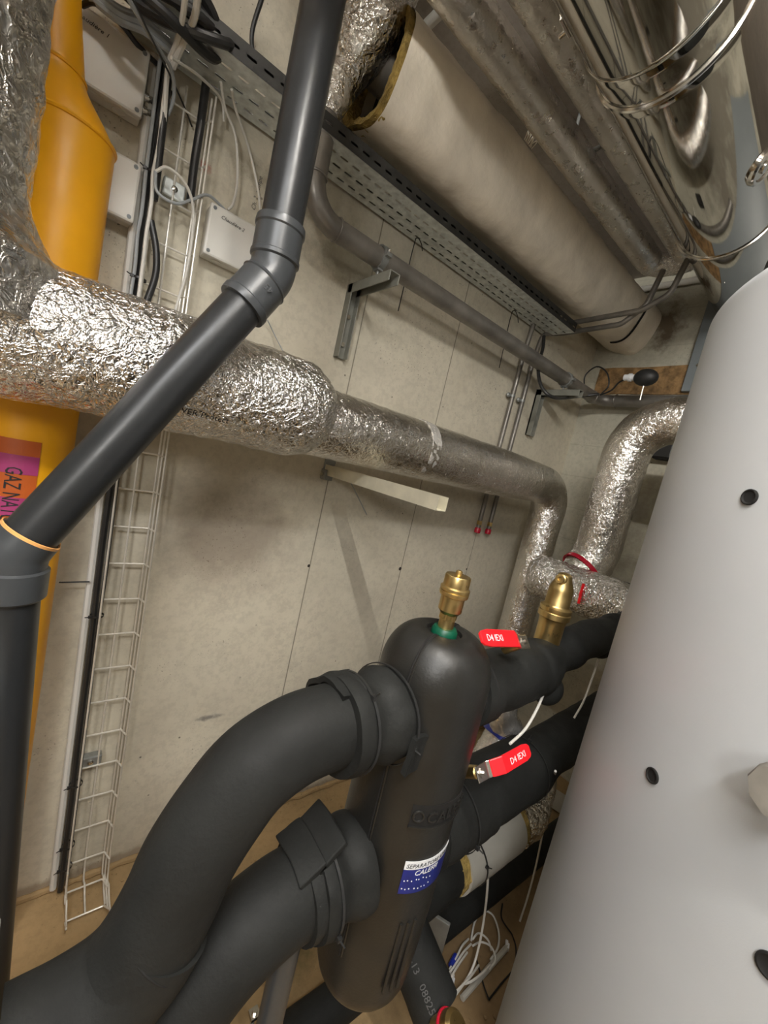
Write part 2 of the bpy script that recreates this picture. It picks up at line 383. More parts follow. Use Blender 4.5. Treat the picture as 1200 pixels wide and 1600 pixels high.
bm = bmesh.new(); box2(bm, (X1-.078, .81, 1.97), (X1-.07, .89, 2.05)); obj('lid', bm, 'cabk', t, smooth=False, bev=.003)
a, b = P(943, 902, 0, X1-.02), P(1015, 930, 0, X1-.02)
bm = bmesh.new(); box2(bm, (X1-.03, min(b.y, .7), a.z-.014), (X1, 1.02, a.z+.014)); o = obj('wall_rail', bm, 'dark', smooth=False, bev=.002)
tag(o, 'narrow black rail low on the back wall beside the foil riser', 'rail')

# ================================================================ YELLOW GAS PIPE
gx, gy, gr = -.046, 1.314, .090
t = thing('gas_pipe', 'large yellow painted gas pipe standing against the wall at far left', 'gas pipe', (gx, gy, 0))
bm = bmesh.new(); sweep(bm, dense([(gx, gy, 0), (gx, gy, 2.155)], .05), gr, 48, rough=.0008); obj('main_pipe', bm, 'yellow', t)
for zz, rr, xo in ((2.158, gr-.001, 0), (2.262, .056, -.035)):
    bm = bmesh.new(); ring(bm, (gx+xo, gy, zz), (0, 0, 1), rr, .0055 if not xo else .004, 48); obj('weld_bead', bm, 'yellow', t)
def shear(bm, z0, k):
    for v in bm.verts: v.co.x -= k*(v.co.z-z0)
    return bm
bm = bmesh.new(); lathe(bm, [(gr-.034*(3*q*q-2*q**3), 2.156+.106*q) for q in [i/12 for i in range(13)]], (gx, gy, 0), seg=48); shear(bm, 2.156, .33); obj('reducer', bm, 'yellow', t)
bm = bmesh.new(); lathe(bm, [(.056, 2.262), (.052, 2.36), (.048, 2.50), (.048, Z1)], (gx-.035, gy, 0), seg=40); shear(bm, 2.262, .12); obj('upper_pipe', bm, 'yellow', t)
# gas label
def gp(thdeg, z, h=.0): th = math.radians(thdeg); return Vector((gx+(gr+h)*math.cos(th), gy+(gr+h)*math.sin(th), z))
LP = hit_cyl(64, 700, (gx, gy), gr); lth = math.atan2(LP.y-gy, LP.x-gx)
ltop = LP.z+.012; R_ = gr
def lab(name, u0, u1, z0, z1, mat, h):
    bm = bmesh.new(); n = 14; rows = []
    for z in (z0, z1):
        for hh in (h, h+.0006):
            rows.append([bm.verts.new((gx+(R_+hh)*math.cos(lth-(u0+(u1-u0)*i/n)/R_), gy+(R_+hh)*math.sin(lth-(u0+(u1-u0)*i/n)/R_), z)) for i in range(n+1)])
    a, b, c, d = rows
    for i in range(n):
        for p, q in ((b, d), (a, c), (a, b), (c, d)): bm.faces.new((p[i], p[i+1], q[i+1], q[i]))
    for i in (0, n): bm.faces.new((a[i], b[i], d[i], c[i]))
    return obj(name, bm, mat, lt)
lt = lab_base = None
bm = bmesh.new(); lt = t
lb = lab('warning_label', 0, .10, ltop-.60, ltop, 'orange', .0008); lb['label'] = 'orange and magenta sticker with black writing'
lt = lb
for k in range(4): lab('magenta_band', 0.0, .10, ltop-.078-.098*k, ltop-.035-.098*k, 'magenta', .0016)
text('lettering', 'GAZ NATUREL', .042, lambda x, y, h: Vector((gx+(R_+.0026+h)*math.cos(lth-(.055-y)/R_), gy+(R_+.0026+h)*math.sin(lth-(.055-y)/R_), ltop-.062-x*.60)), 'black', lb)

# ================================================================ WIRE CABLE TRAY ON THE WALL
t = thing('wire_cable_tray', 'narrow wire mesh cable ladder fixed upright on the concrete wall', 'cable tray', (.2, 1.38, 0))
lean = lambda z: .155-.022*(z-1.1)
TW, YB, YF = .100, 1.380, 1.345
zs = [1.135+.1135*k for k in range(12)]+[1.135-.1135*k for k in range(1, 10)]
def trayY(z): return 0 if z > .14 else (.14-z)*.35
for z in sorted(zs)+[.035]:
    x = lean(z); dy = trayY(z)
    bm = bmesh.new(); sweep(bm, fillet([(x, YF-dy, z), (x, YB-dy, z), (x+TW, YB-dy, z), (x+TW+.012, YF-dy, z)], .007, 4), .0028, 8); obj('rung', bm, 'wire', t)
bm = bmesh.new(); sweep(bm, fillet([(.180, 1.23, .035), (.180, 1.27, .012), (.280, 1.27, .012), (.292, 1.23, .035)], .007, 4), .0028, 8); obj('rung', bm, 'wire', t)
for dx, y in ((0, YF), (0, YB), (.048, YB), (TW, YB), (TW+.012, YF), (TW+.006, (YF+YB)/2)):
    bm = bmesh.new(); pts = [(lean(2.44)+dx, y, 2.44), (lean(1.2)+dx, y, 1.2), (lean(.16)+dx, y, .16), (lean(.03)+dx+.003, y-.04, .035), (.182+dx, y-.11+(YB-y)*.2, .016)]
    sweep(bm, spline(pts, 6), .0028, 8); obj('long_wire', bm, 'wire', t)
for (q, wd) in ((P(141, 1188, 1, 1.39), .06), (P(272, 297, 1, 1.385), .055)):
    bm = bmesh.new(); box(bm, (q.x, 1.395, q.z), (wd, .028, .034 if wd > .055 else .045))
    pl = obj('fixing_plate', bm, 'galvd' if wd > .055 else 'galv', t, smooth=False, bev=.004)
    bm = bmesh.new(); lathe(bm, [(.008, 0), (.008, .004), (.003, .007)], (q.x, 1.381, q.z), (0, -1, 0), 10); obj('bolt', bm, 'steelband', pl)
# cables running down it
def along(dx, y, z0, z1, amp=.004, n=14, seed=0):
    return [V(lean(z0+(z1-z0)*i/n)+dx+amp*noise.noise(V(i*.6, seed, 0)), y+amp*.5*noise.noise(V(i*.5, seed, 4)), z0+(z1-z0)*i/n) for i in range(n+1)]
cable('cable', along(-.012, 1.372, 2.46, .02, .005), .0085, 'cabk', 'thick black cable tied down the left side of the wire ladder', n=6)
cable('cable', along(.000, 1.352, 2.46, .06, .006, seed=3), .005, 'cabk', 'thin twisted black cable in front of the thick one on the wire ladder', n=6)
o = cable('conduit', along(-.030, 1.390, 2.46, .02, .001, seed=5), .010, 'plastic', 'beige tube running down the wall left of the wire ladder', 'conduit', n=4)
cable('cable', along(-.020, 1.356, 2.46, 1.80, .003, seed=7), .0045, 'cabg', 'grey cable on the left edge of the wire ladder above the foil pipe', n=6)
cable('cable', along(-.004, 1.340, 2.46, 1.80, .004, seed=8), .0045, 'cabw', 'pale cable clipped to the left rail of the wire ladder above the foil pipe', n=6)
for z in (2.19, 1.93, 1.47, .98, .42, .12, .20):
    bm = bmesh.new(); ring(bm, (lean(z)-.006, 1.362, z), (0, 0, 1), .016, .0015, 20, .005); box(bm, (lean(z)-.024, 1.352, z), (.008, .007, .007)); sweep(bm, [(lean(z)-.024, 1.352, z), (lean(z)-.036, 1.345, z+.002)], .0015, 6)
    o = obj('zip_tie', bm, 'cabk'); tag(o, {2.19: 'black zip tie on the wire ladder level with the middle junction box', 1.93: 'black zip tie on the wire ladder just above the foil pipe', 1.47: 'black zip tie on the wire ladder below the slanting grey pipe', .98: 'black zip tie holding the cable beside a long thin black strap', .42: 'black zip tie on the ladder cables under the lower fixing plate', .12: 'lowest black zip tie on the ladder cables, near the floor', .20: 'black zip tie with a loose tail near the foot of the ladder'}[z], 'zip tie')
a, b = P(92, 910, 1, 1.37), P(140, 909, 1, 1.37)
bm = bmesh.new(); sweep(bm, [a, b], .0022, 8); o = obj('strap', bm, 'cabk'); tag(o, 'thin straight black strap between the yellow pipe and the wire ladder', 'strap')
# two black corrugated hoses dropping out of the perforated tray
for pts, lb_ in (([P(262, 120, 1, 1.345), P(255, 180, 1, 1.345), P(246, 260, 1, 1.345), P(240, 312, 1, 1.35)], 'left black hose dropping from the perforated tray behind the white cable loop'),
                 ([P(322, 130, 1, 1.36), P(314, 190, 1, 1.36), P(303, 260, 1, 1.36), P(297, 315, 1, 1.36)], 'right black hose dropping from the perforated tray through the wire ladder')):
    cable('hose', pts, .0105, 'cabk', lb_, 'hose', n=8, seg=12)
cable('hose', [P(236, 345, 1, 1.345), P(244, 390, 1, 1.34), P(243, 430, 1, 1.34), P(230, 470, 1, 1.345)], .0085, 'cabk', 'curved black hose on the wire ladder right above the foil pipe', 'hose', seg=12)
cable('cable', [P(243, 268, 1, 1.33), P(262, 262, 1, 1.32), P(288, 285, 1, 1.32), P(301, 320, 1, 1.33), P(300, 370, 1, 1.34), P(290, 430, 1, 1.35), P(276, 478, 1, 1.355), P(268, 520, 1, 1.36)], .0040, 'cabw', 'white cable curling round the galvanised plate then down the ladder', n=8)
cable('cable', [P(243, 268, 1, 1.33), P(246, 300, 1, 1.32), P(275, 318, 1, 1.32), P(300, 312, 1, 1.33), P(325, 305, 1, 1.345), P(352, 328, 1, 1.365)], .0038, 'cabg', 'grey cable looping from the ladder into the right junction box')
cable('cable', [P(345, 128, 1, 1.3), P(352, 170, 1, 1.34), P(368, 215, 1, 1.36), P(371, 280, 1, 1.375), P(364, 318, 1, 1.37), P(356, 328, 1, 1.365)], .0035, 'cabw', 'pale cable hanging from the perforated tray to the right junction box')
cable('cable', [P(362, 140, 1, 1.3), P(368, 170, 1, 1.34), P(388, 230, 1, 1.38), P(402, 290, 1, 1.385), P(408, 345, 1, 1.37)], .0035, 'cabw', 'pale cable running down the wall just left of the grey drain pipe')
cable('cable', [P(268, 90, 1, 1.25), P(310, 118, 1, 1.3), P(345, 155, 1, 1.36), P(350, 190, 1, 1.38)], .0035, 'cabw', 'pale cable lying along the lower lip of the perforated tray')
cable('cable', [P(310, -10, 1, 1.15), P(303, 30, 1, 1.2), P(285, 70, 1, 1.26), P(270, 105, 1, 1.31)], .0075, 'cabw', 'thick white cable crossing in front of the perforated tray')
cable('cable', [P(290, -10, 1, 1.15), P(285, 30, 1, 1.2), P(275, 70, 1, 1.27), P(262, 110, 1, 1.32), P(256, 200, 1, 1.345)], .0060, 'cabw', 'thinner white cable just left of the thick white one')
cable('cable', [P(196, -10, 1, 1.15), P(225, 40, 1, 1.2), P(250, 80, 1, 1.26), P(268, 110, 1, 1.3), P(272, 150, 1, 1.34), P(262, 180, 1, 1.35)], .0045, 'cabg', 'grey cable crossing diagonally over the tray corner')
cable('cable', [P(204, -10, 1, 1.14), P(232, 50, 1, 1.2), P(262, 110, 1, 1.3), P(285, 160, 1, 1.37), P(300, 198, 1, 1.40)], .0022, 'cabk', 'thin dark wire slanting down to the red mark on the wall')
for k, (dy, r_) in enumerate(((0, .0095), (9, .0080), (-9, .0075))):
    cable('cable', [P(140, -14+dy, 1, 1.30), P(185, 22+dy, 1, 1.30), P(225, 40+dy, 1, 1.30), P(262, 72+dy*.6, 1, 1.31), P(280, 95+dy*.4, 1, 1.33)], r_, 'cabg',
          ('grey cable, middle of the three running above the top junction box', 'grey cable, lowest of the three running above the top junction box', 'grey cable, highest of the three running above the top junction box')[k])
cable('cable', [P(128, 8, 1, 1.33), P(150, 5, 1, 1.3), P(190, 38, 1, 1.33), P(215, 70, 1, 1.35), P(245, 100, 1, 1.37)], .006, 'cabk', 'black cable sagging behind the grey cables above the top junction box')
# coil of black cable on the tray
for k, (rx, dz) in enumerate(((.085, 0), (.068, .02), (.076, -.014))):
    c = P(268, 2, 1, 1.24)
    pts = [c+V(rx*1.5*math.cos(a), .03*math.sin(a*2+k), dz+rx*.62*math.sin(a)+.01) for a in [2*PI*i/18 for i in range(19)]]
    cable('cable_coil', pts, .0115, 'cabk', ('widest loop of black cable coiled on top of the perforated tray', 'innermost loop of black cable coiled on top of the perforated tray', 'lowest loop of black cable coiled on top of the perforated tray')[k], 'cable coil', n=4, seg=10)
cable('cable', [P(410, -5, 1, 1.3), P(394, 50, 1, 1.33), P(398, 90, 1, 1.34), P(418, 118, 1, 1.30)], .006, 'cabk', 'black cable hanging in an arc behind the top of the grey drain pipe')
# thin wires near the steel pipe
for q0, q1, tp, lb_ in (((652, 372), (622, 486), (658, 380), 'black wire hanging under the perforated tray just right of the upper bracket'), ((803, 485), (780, 575), (808, 492), 'black wire hanging under the perforated tray beside the vertical conduits')):
    cable('wire', [P(tp[0]+2, tp[1]+12, 1, 1.36), P(*tp, 1, 1.345), P(*q0, 1, 1.35), P(q0[0]-6, q0[1]+14, 1, 1.36), P(*q1, 1, 1.39)], .0022, 'cabk', lb_, 'wire', seg=6)
cable('wire', [P(418, 500, 1, 1.38), P(430, 525, 1, 1.39), P(448, 560, 1, 1.30)], .0018, 'cabg', 'thin grey wire from the drain pipe elbow to the foil pipe', 'wire', seg=6)
cable('wire', [P(540, 738, 1, 1.34), P(556, 770, 1, 1.37), P(573, 804, 1, 1.395)], .0022, 'cabg', 'thin grey wire hanging below the zinc rail', 'wire', seg=6)

# ================================================================ JUNCTION BOXES
def jbox(x0, x1, z0, z1, label, writing, yf=1.352):
    t = thing('junction_box', label, 'junction box', ((x0+x1)/2, 1.41, z0), 'grey plastic junction boxes on the concrete wall')
    bm = bmesh.new(); box2(bm, (x0+.002, yf+.016, z0+.002), (x1-.002, 1.41, z1-.002)); obj('casing', bm, 'plastic', t, smooth=False, bev=.006)
    bm = bmesh.new(); box2(bm, (x0, yf, z0), (x1, yf+.016, z1)); obj('lid', bm, 'plastic', t, smooth=False, bev=.006)
    for x in (x0+.012, x1-.012):
        for z in (z0+.012, z1-.012):
            bm = bmesh.new(); lathe(bm, [(.005, 0), (.005, .0015)], (x, yf, z), (0, -1, 0), 12); box(bm, (x, yf-.002, z), (.006, .001, .0015)); obj('screw', bm, 'greypanel', t)
    for x in (x0+.045, x1-.045):
        bm = bmesh.new(); ring(bm, (x, 1.385, z0+.0015), (0, 0, 1), .014, .0012, 20); obj('knockout', bm, 'plastic', t)
    if writing: text('handwriting', writing, .0135, planar((x0+.030, yf, z1-.030), (1, 0, -.06), (0.1, 0, 1)), 'black', t, .0003, .25)
    return t
jbox(-.090, .086, 2.290, 2.440, 'grey junction box with faint handwriting, topmost of the three boxes', 'chaudière 1')
jbox(-.070, .101, 2.050, 2.192, 'blank grey junction box directly under the topmost one, beside the yellow pipe', None)
jbox(.268, .430, 2.062, 2.200, 'grey junction box with handwriting on the right of the wire ladder', 'Chaudière 2')
t = thing('cable_gland', 'shiny cable glands on the right side of the topmost junction box', 'cable gland', (.086, 1.385, 2.34))
for z in (2.325, 2.355):
    bm = bmesh.new(); lathe(bm, [(.012, 0), (.012, .01), (.009, .012), (.009, .026)], (.087, 1.385, z), (1, 0, .2), 12); obj('nut', bm, 'steelband', t)
    bm = bmesh.new(); sweep(bm, spline([(.110, 1.385, z+.004), (.128, 1.385, z+.012), (.138, 1.38, z+.05)], 6), .007, 10); obj('cable_end', bm, 'cabk', t)
text('wall_writing', 'Ch. 2  pompe', .018, planar(P(398, 330, 1, 1.41), (.05, 0, 1), (-1, 0, .05)), 'greyprint', None, .0002, .2)
tag(bpy.data.objects['wall_writing'], 'small grey handwriting on the wall left of the drain pipe', 'writing')

# ================================================================ PERFORATED TRAY
TZ, TYa, TYb = 2.472, 1.225, 1.395
t = thing('perforated_cable_tray', 'long galvanised perforated cable tray running level high along the concrete wall', 'cable tray', (1, 1.31, TZ))
def plate(bm, o, u, v, nu, nv, pu, pv, su, sv, th):
    """sheet of nu x nv cells of pitch pu,pv with rounded slots su x sv"""
    o, u, v = Vector(o), Vector(u), Vector(v); nn = u.cross(v).normalized()*th
    sl = [(su/2-sv/2+sv/2*math.cos(a), sv/2*math.sin(a)) for a in (-PI/3, 0, PI/3)]
    sl = [(su/2-sv*.35, -sv/2), (su/2, -sv*.2), (su/2, sv*.2), (su/2-sv*.35, sv/2)]; sl = sl+[(-a, -b) for a, b in sl]
    bd = [(pu/2*.5, -pv/2), (pu/2, -pv/2), (pu/2, pv/2), (pu/2*.5, pv/2)]; bd = bd+[(-a, -b) for a, b in bd]
    for i in range(nu):
        for j in range(nv):
            c = o+u*(pu*(i+.5))+v*(pv*(j+.5))
            for s, flip in ((0, False), (1, True)):
                A = [bm.verts.new(c+u*a+v*b+nn*s) for a, b in sl]; B = [bm.verts.new(c+u*a+v*b+nn*s) for a, b in bd]
                for k in range(8):
                    f = (A[k], B[k], B[(k+1) % 8], A[(k+1) % 8]); bm.faces.new(f if not flip else f[::-1])
    bmesh.ops.remove_doubles(bm, verts=bm.verts, dist=.0004)
bm = bmesh.new(); plate(bm, (.02, TYa, TZ), (1, 0, 0), (0, 1, 0), 45, 1, .0445, .030, .001, .001, .0012); bm.free()
bm = bmesh.new()
plate(bm, (.035, TYa+.024, TZ), (1, 0, 0), (0, 1, 0), 44, 3, .0445, .046, .028, .0085, .0012)
box2(bm, (.035, TYa, TZ), (.035+44*.0445, TYa+.024, TZ+.0012)); box2(bm, (.035, TYa+.162, TZ), (.035+44*.0445, TYb, TZ+.0012))
obj('tray_bed', bm, 'galv', t, smooth=False)
bm = bmesh.new(); plate(bm, (.035, TYa, TZ), (1, 0, 0), (0, 0, 1), 44, 1, .0445, .045, .026, .007, .0012); ring_ = None
box2(bm, (.035, TYa, TZ+.045), (.035+44*.0445, TYa+.009, TZ+.048)); obj('side_flange', bm, 'flange', t, smooth=False)
bm = bmesh.new(); plate(bm, (.035, TYb-.0012, TZ), (1, 0, 0), (0, 0, 1), 44, 1, .0445, .045, .026, .007, .0012)
box2(bm, (.035, TYb-.010, TZ+.045), (.035+44*.0445, TYb, TZ+.048)); obj('side_flange', bm, 'galvd', t, smooth=False)
for k, (y, r_, z) in enumerate(((1.245, .013, 2.489), (1.268, .011, 2.487), (1.255, .012, 2.510))):
    cable('cable', [(.06+.15*i, y+.006*noise.noise(V(i*.9, k, 1)), z+.002) for i in range(13)], r_, 'cabk',
          ('thick black cable in the perforated tray, nearest its open edge', 'black cable in the perforated tray, second from its open edge', 'black cable stacked on the other two in the perforated tray')[k], n=4, seg=10)

# ================================================================ STEEL PIPE WITH BENDS
SY, SZ, SR = 1.262, 2.272, .0335
t = thing('steel_pipe', 'bare grey steel pipe dropping behind the drain pipe and running along the wall', 'pipe', (.53, SY, SZ))
path = fillet([(.508, SY, 2.62), (.520, SY, 2.30), (.66, SY, SZ+.004), (2.44, SY, SZ-.012), (2.50, 1.18, SZ-.01), (2.50, .30, SZ)], [.07, .05, .06, .06], 8, .06)
path = fillet([(.508, SY, 2.62), (.508, SY, SZ), (2.50, SY, SZ-.012), (2.50, .30, SZ)], [.10, .09], 10, .06)
bm = bmesh.new(); sweep(bm, path, SR, 28); obj('pipe_run', bm, 'pipe', t)
for c, ax in (((.508, SY, SZ+.10), (0, 0, 1)), ((.608, SY, SZ), (1, 0, 0)), ((2.41, SY, SZ-.012), (1, 0, 0)), ((2.50, 1.16, SZ-.01), (0, 1, 0)), ((.508, SY, 2.50), (0, 0, 1))):
    bm = bmesh.new(); ring(bm, c, ax, SR, .004, 32); obj('weld_bead', bm, 'pipe', t)
cn = [(.508, SY, 2.535), (.512, SY-.005, 2.58), (.525, SY-.02, 2.65), (.545, SY-.04, 2.74), (.555, SY-.07, 2.83), (.56, SY-.10, 2.92), (.56, SY-.12, 3.0)]
bm = bmesh.new(); sweep(bm, dense(spline(cn, 5), .008), [.036+.066*min(1, max(0, i)/26) for i in range(len(dense(spline(cn, 5), .008)))], 40, rough=.003, rfreq=18); obj('foil_wrap', bm, 'foil_dull', t)

def lbracket(x, ztop, zbot, yend, label, clampR, cz, cy):
    t = thing('wall_bracket', label, 'bracket', (x, 1.41, zbot))
    bm = bmesh.new(); box2(bm, (x-.021, 1.398, zbot), (x+.021, 1.41, ztop)); box2(bm, (x-.021, 1.372, zbot), (x-.017, 1.41, ztop)); box2(bm, (x+.017, 1.372, zbot), (x+.021, 1.41, ztop)); obj('upright', bm, 'bracket', t, smooth=False, bev=.002)
    bm = bmesh.new(); box2(bm, (x-.021, yend, ztop-.004), (x+.021, 1.41, ztop)); box2(bm, (x-.021, yend, ztop-.034), (x-.017, 1.41, ztop)); box2(bm, (x+.017, yend, ztop-.034), (x+.021, 1.41, ztop)); obj('arm', bm, 'bracket', t, smooth=False, bev=.002)
    for z in (ztop-.11, zbot+.05):
        bm = bmesh.new(); lathe(bm, [(.009, 0), (.009, .007)], (x, 1.398, z), (0, -1, 0), 6); obj('bolt', bm, 'steelband', t)
    bm = bmesh.new(); ring(bm, (x, cy, cz), (1, 0, 0), clampR, .006, 36, .022); box(bm, (x, cy, cz-clampR-.006), (.022, .03, .006)); box(bm, (x, cy-clampR-.008, cz), (.02, .02, .012)); box(bm, (x, cy+clampR+.008, cz), (.02, .02, .012))
    sweep(bm, [(x, cy, ztop), (x, cy, cz-clampR)], .005, 8); c_ = obj('pipe_clamp', bm, 'galvd', t)
    bm = bmesh.new(); lathe(bm, [(.006, 0), (.006, .012)], (x, cy-clampR-.010, cz+.004), (0, 0, 1), 6); obj('screw', bm, 'steelband', c_)
lbracket(.785, 2.205, 1.945, 1.155, 'grey steel L-bracket on the wall carrying the bare pipe near the drain elbow', SR, SZ, SY)
lbracket(2.09, 2.205, 1.945, 1.155, 'grey steel L-bracket under the bare pipe near the back corner', SR, SZ-.01, SY)

# zinc rail holding the foil pipe
t = thing('wall_bracket', 'zinc channel rail sticking out of the wall under the long foil pipe', 'bracket', (.852, 1.41, 1.528))
bm = bmesh.new(); x = .845
box2(bm, (x-.020, .775, 1.508), (x-.018, 1.41, 1.549)); box2(bm, (x+.018, .775, 1.508), (x+.020, 1.41, 1.549)); box2(bm, (x-.020, .775, 1.508), (x+.020, 1.41, 1.510))
obj('channel', bm, 'zinc', t, smooth=False)
bm = bmesh.new(); box2(bm, (x-.024, 1.402, 1.488), (x+.024, 1.41, 1.572)); box2(bm, (x-.03, 1.375, 1.49), (x-.022, 1.41, 1.53)); obj('wall_plate', bm, 'galvd', t, smooth=False, bev=.002)
bm = bmesh.new(); lathe(bm, [(.008, 0), (.008, .006)], (x-.030, 1.392, 1.51), (-1, 0, 0), 6); obj('bolt', bm, 'steelband', t)

# ================================================================ MAIN FOIL PIPE
t = thing('insulated_pipe', 'big crumpled foil-wrapped pipe crossing the wall, with a branch at far left', 'insulated pipe', (.5, 1.13, 1.69))
bm = bmesh.new()
pts = dense([(-.95, 1.08, 1.6935), (.50, 1.085, 1.6935), (.565, 1.10, 1.690)], .009)
sweep(bm, pts, [.131+.002*math.sin(i*.21) for i in range(len(pts)-7)]+[.130, .128, .125, .122, .118, .113, .107], 96, rough=.0042, rfreq=24)
big = obj('thick_lagging', bm, 'foil', t)
bm = bmesh.new()
pts = fillet([(.54, 1.135, 1.680), (2.04, 1.135, 1.680), (2.04, 1.135, .55)], [.13], 14, .010)
n = len(pts); sweep(bm, pts, [.105-.020*max(0, min(1, (i/n-.40)/.25)) for i in range(n)], 72, rough=.0018, rfreq=24)
obj('thin_lagging', bm, 'foil_fine', t)
bm = bmesh.new()
pts = dense([(-.203, 1.07, 1.70), (-.203, 1.07, 3.0)], .010); n = len(pts)
sweep(bm, pts, [.131+.062*max(0, 1-max(0, (p.z-1.80))/.12)**2 for p in pts], 80, rough=.006, rfreq=18)
obj('branch', bm, 'foil_dull', t)
for xx, rr in ((1.03, .1025),):
    bm = bmesh.new(); pts = dense([(xx-.022, 1.135, 1.682), (xx+.022, 1.135, 1.682)], .006); sweep(bm, pts, [rr+.003]*len(pts), 60, rough=.003, rfreq=40); obj('tape_seam', bm, 'tape', t)
text('print', 'COVER Protect', .020, onxpipe(1.08, 1.6935, .133, .17, math.radians(-38)), 'black', big, .0006)
text('print', 'COVER Protect', .026, lambda x, y, h: Vector((-.203+(.136+h)*math.cos(math.radians(-62)+y/.136), 1.07+(.136+h)*math.sin(math.radians(-62)+y/.136), 2.14-x)), 'black', big, .0006)

# ================================================================ FOIL RISER + HORIZONTAL TEE (back corner)
t = thing('insulated_pipe', 'foil-wrapped riser with top elbow and level foot, beside the white tank', 'insulated pipe', (1.93, .79, 1.2))
bm = bmesh.new(); pts = fillet([(1.845, .815, 1.24), (1.93, .79, 1.42), (1.93, .79, 2.035), (1.93, .05, 2.035)], [.2, .17], 14, .010); n = len(pts)
sweep(bm, pts, .095, 64, rough=.0030, rfreq=24); obj('lagging', bm, 'foil_fine', t)
bm = bmesh.new(); ring(bm, (1.882, .805, 1.325), (.62, -.25, .62), .100, .006, 48, .018); ob = obj('tape_band', bm, 'redtape', t); ob['label'] = 'dark red tape ring'
bm = bmesh.new(); pts = dense([(1.80, .995, 1.262), (1.80, .42, 1.262)], .010); n = len(pts)
sweep(bm, pts, [.097*min(1, .35+.65*math.sqrt(max(0, 1-(1-min(1, i/7))**2))) for i in range(n)], 64, rough=.007, rfreq=22); obj('lagging', bm, 'foil', t)
bm = bmesh.new(); sweep(bm, [(1.80, .45, 1.262), (1.80, .40, 1.262)], [.104, .100], 40, rough=.008, rfreq=40); obj('wool_end', bm, 'rockwool', t)
a, b = P(912, 912, 0, 1.705), P(904, 943, 0, 1.698)
bm = bmesh.new(); dd = (b-a)
sweep(bm, [a, a.lerp(b, .5)+V(-.004, 0, 0), b], .006, 6); ob = obj('tape_strip', bm, 'red', t); ob['label'] = 'bright red tape strip'

# ================================================================ WHITE PIPE DUCT
DY, DZ, DR = 1.235, 2.715, .152
t = thing('insulated_duct', 'large off-white plaster-jacketed pipe duct running under the ceiling into the back wall', 'duct', (.62, DY, DZ-DR))
def dprof(a): 
    c_, s_ = abs(math.cos(a-.35)), abs(math.sin(a-.35)); return (c_**3.2+s_**3.2)**(-1/3.2)*.945
bm = bmesh.new(); pts = dense([(.625, DY, DZ), (2.60, DY, DZ)], .018); n = len(pts)
rr = []
for i, p in enumerate(pts):
    rr.append(DR*(1+.012*math.sin(i*.55)*math.exp(-((p.x-1.05)/.22)**2)+.02*math.exp(-((p.x-1.1)/.15)**2)))
sweep(bm, pts, rr, 72, cap=False, prof=dprof, rough=.004, rfreq=9); jk = obj('jacket', bm, 'canvas', t)
bm = bmesh.new()
pts = [(.612, DY, DZ), (.625, DY, DZ), (.625, DY, DZ), (.66, DY, DZ)]
r0 = sweep(bm, dense([(.608, DY, DZ), (.66, DY, DZ)], .01), DR-.004, 72, cap=False, prof=dprof, rough=.007, rfreq=45)
r1 = sweep(bm, dense([(.612, DY, DZ), (.66, DY, DZ)], .01), DR-.026, 72, cap=False, prof=dprof, rough=.009, rfreq=45)
for k in range(72): bm.faces.new((r0[0][k], r0[0][(k+1) % 72], r1[0][(k+1) % 72], r1[0][k]))
obj('wool_edge', bm, 'rockwool', t)
bm = bmesh.new(); sweep(bm, [(.70, DY, DZ), (.71, DY, DZ)], DR-.012, 48, prof=dprof); obj('dark_core', bm, 'dark', t)
bm = bmesh.new(); sweep(bm, [(.60, DY, DZ+.02), (.71, DY, DZ+.02)], .06, 32); obj('inner_pipe', bm, 'pipe', t)
# torn slit near the wall
bm = bmesh.new(); rr_ = []
for i in range(15):
    a = math.radians(196+i*7); wd = .004+.010*math.sin(PI*i/14); f = 1.002
    for sgn in (-1, 1):
        rr_.append(bm.verts.new((2.375+sgn*wd, DY+DR*1.0*math.cos(a)*f, DZ+DR*1.0*math.sin(a)*f)))
for i in range(14): bm.faces.new((rr_[2*i], rr_[2*i+1], rr_[2*i+3], rr_[2*i+2]))
bm.free()
bm = bmesh.new(); rg = sweep(bm, [(2.36, DY, DZ), (2.375, DY, DZ)], DR+.006, 72, cap=False, prof=dprof)
cam_side = [f for f in bm.faces if f.calc_center_median().y > DY-.02 or f.calc_center_median().z > DZ+.05]
bmesh.ops.delete(bm, geom=cam_side, context='FACES')
bmesh.ops.solidify(bm, geom=bm.faces[:], thickness=.003)
obj('slit', bm, 'dark', t)
# torn fibres
bm = bmesh.new(); c = V(1.18, DY-.115, DZ+.12)
for k in range(9): sweep(bm, spline([c+V(k*.006, 0, 0), c+V(k*.006+random.uniform(-.02, .02), -.02, .02+random.uniform(0, .02)), c+V(k*.006+random.uniform(-.03, .03), -.035, random.uniform(-.01, .05))], 4), .0018, 5)
obj('torn_fibres', bm, 'canvas', t)

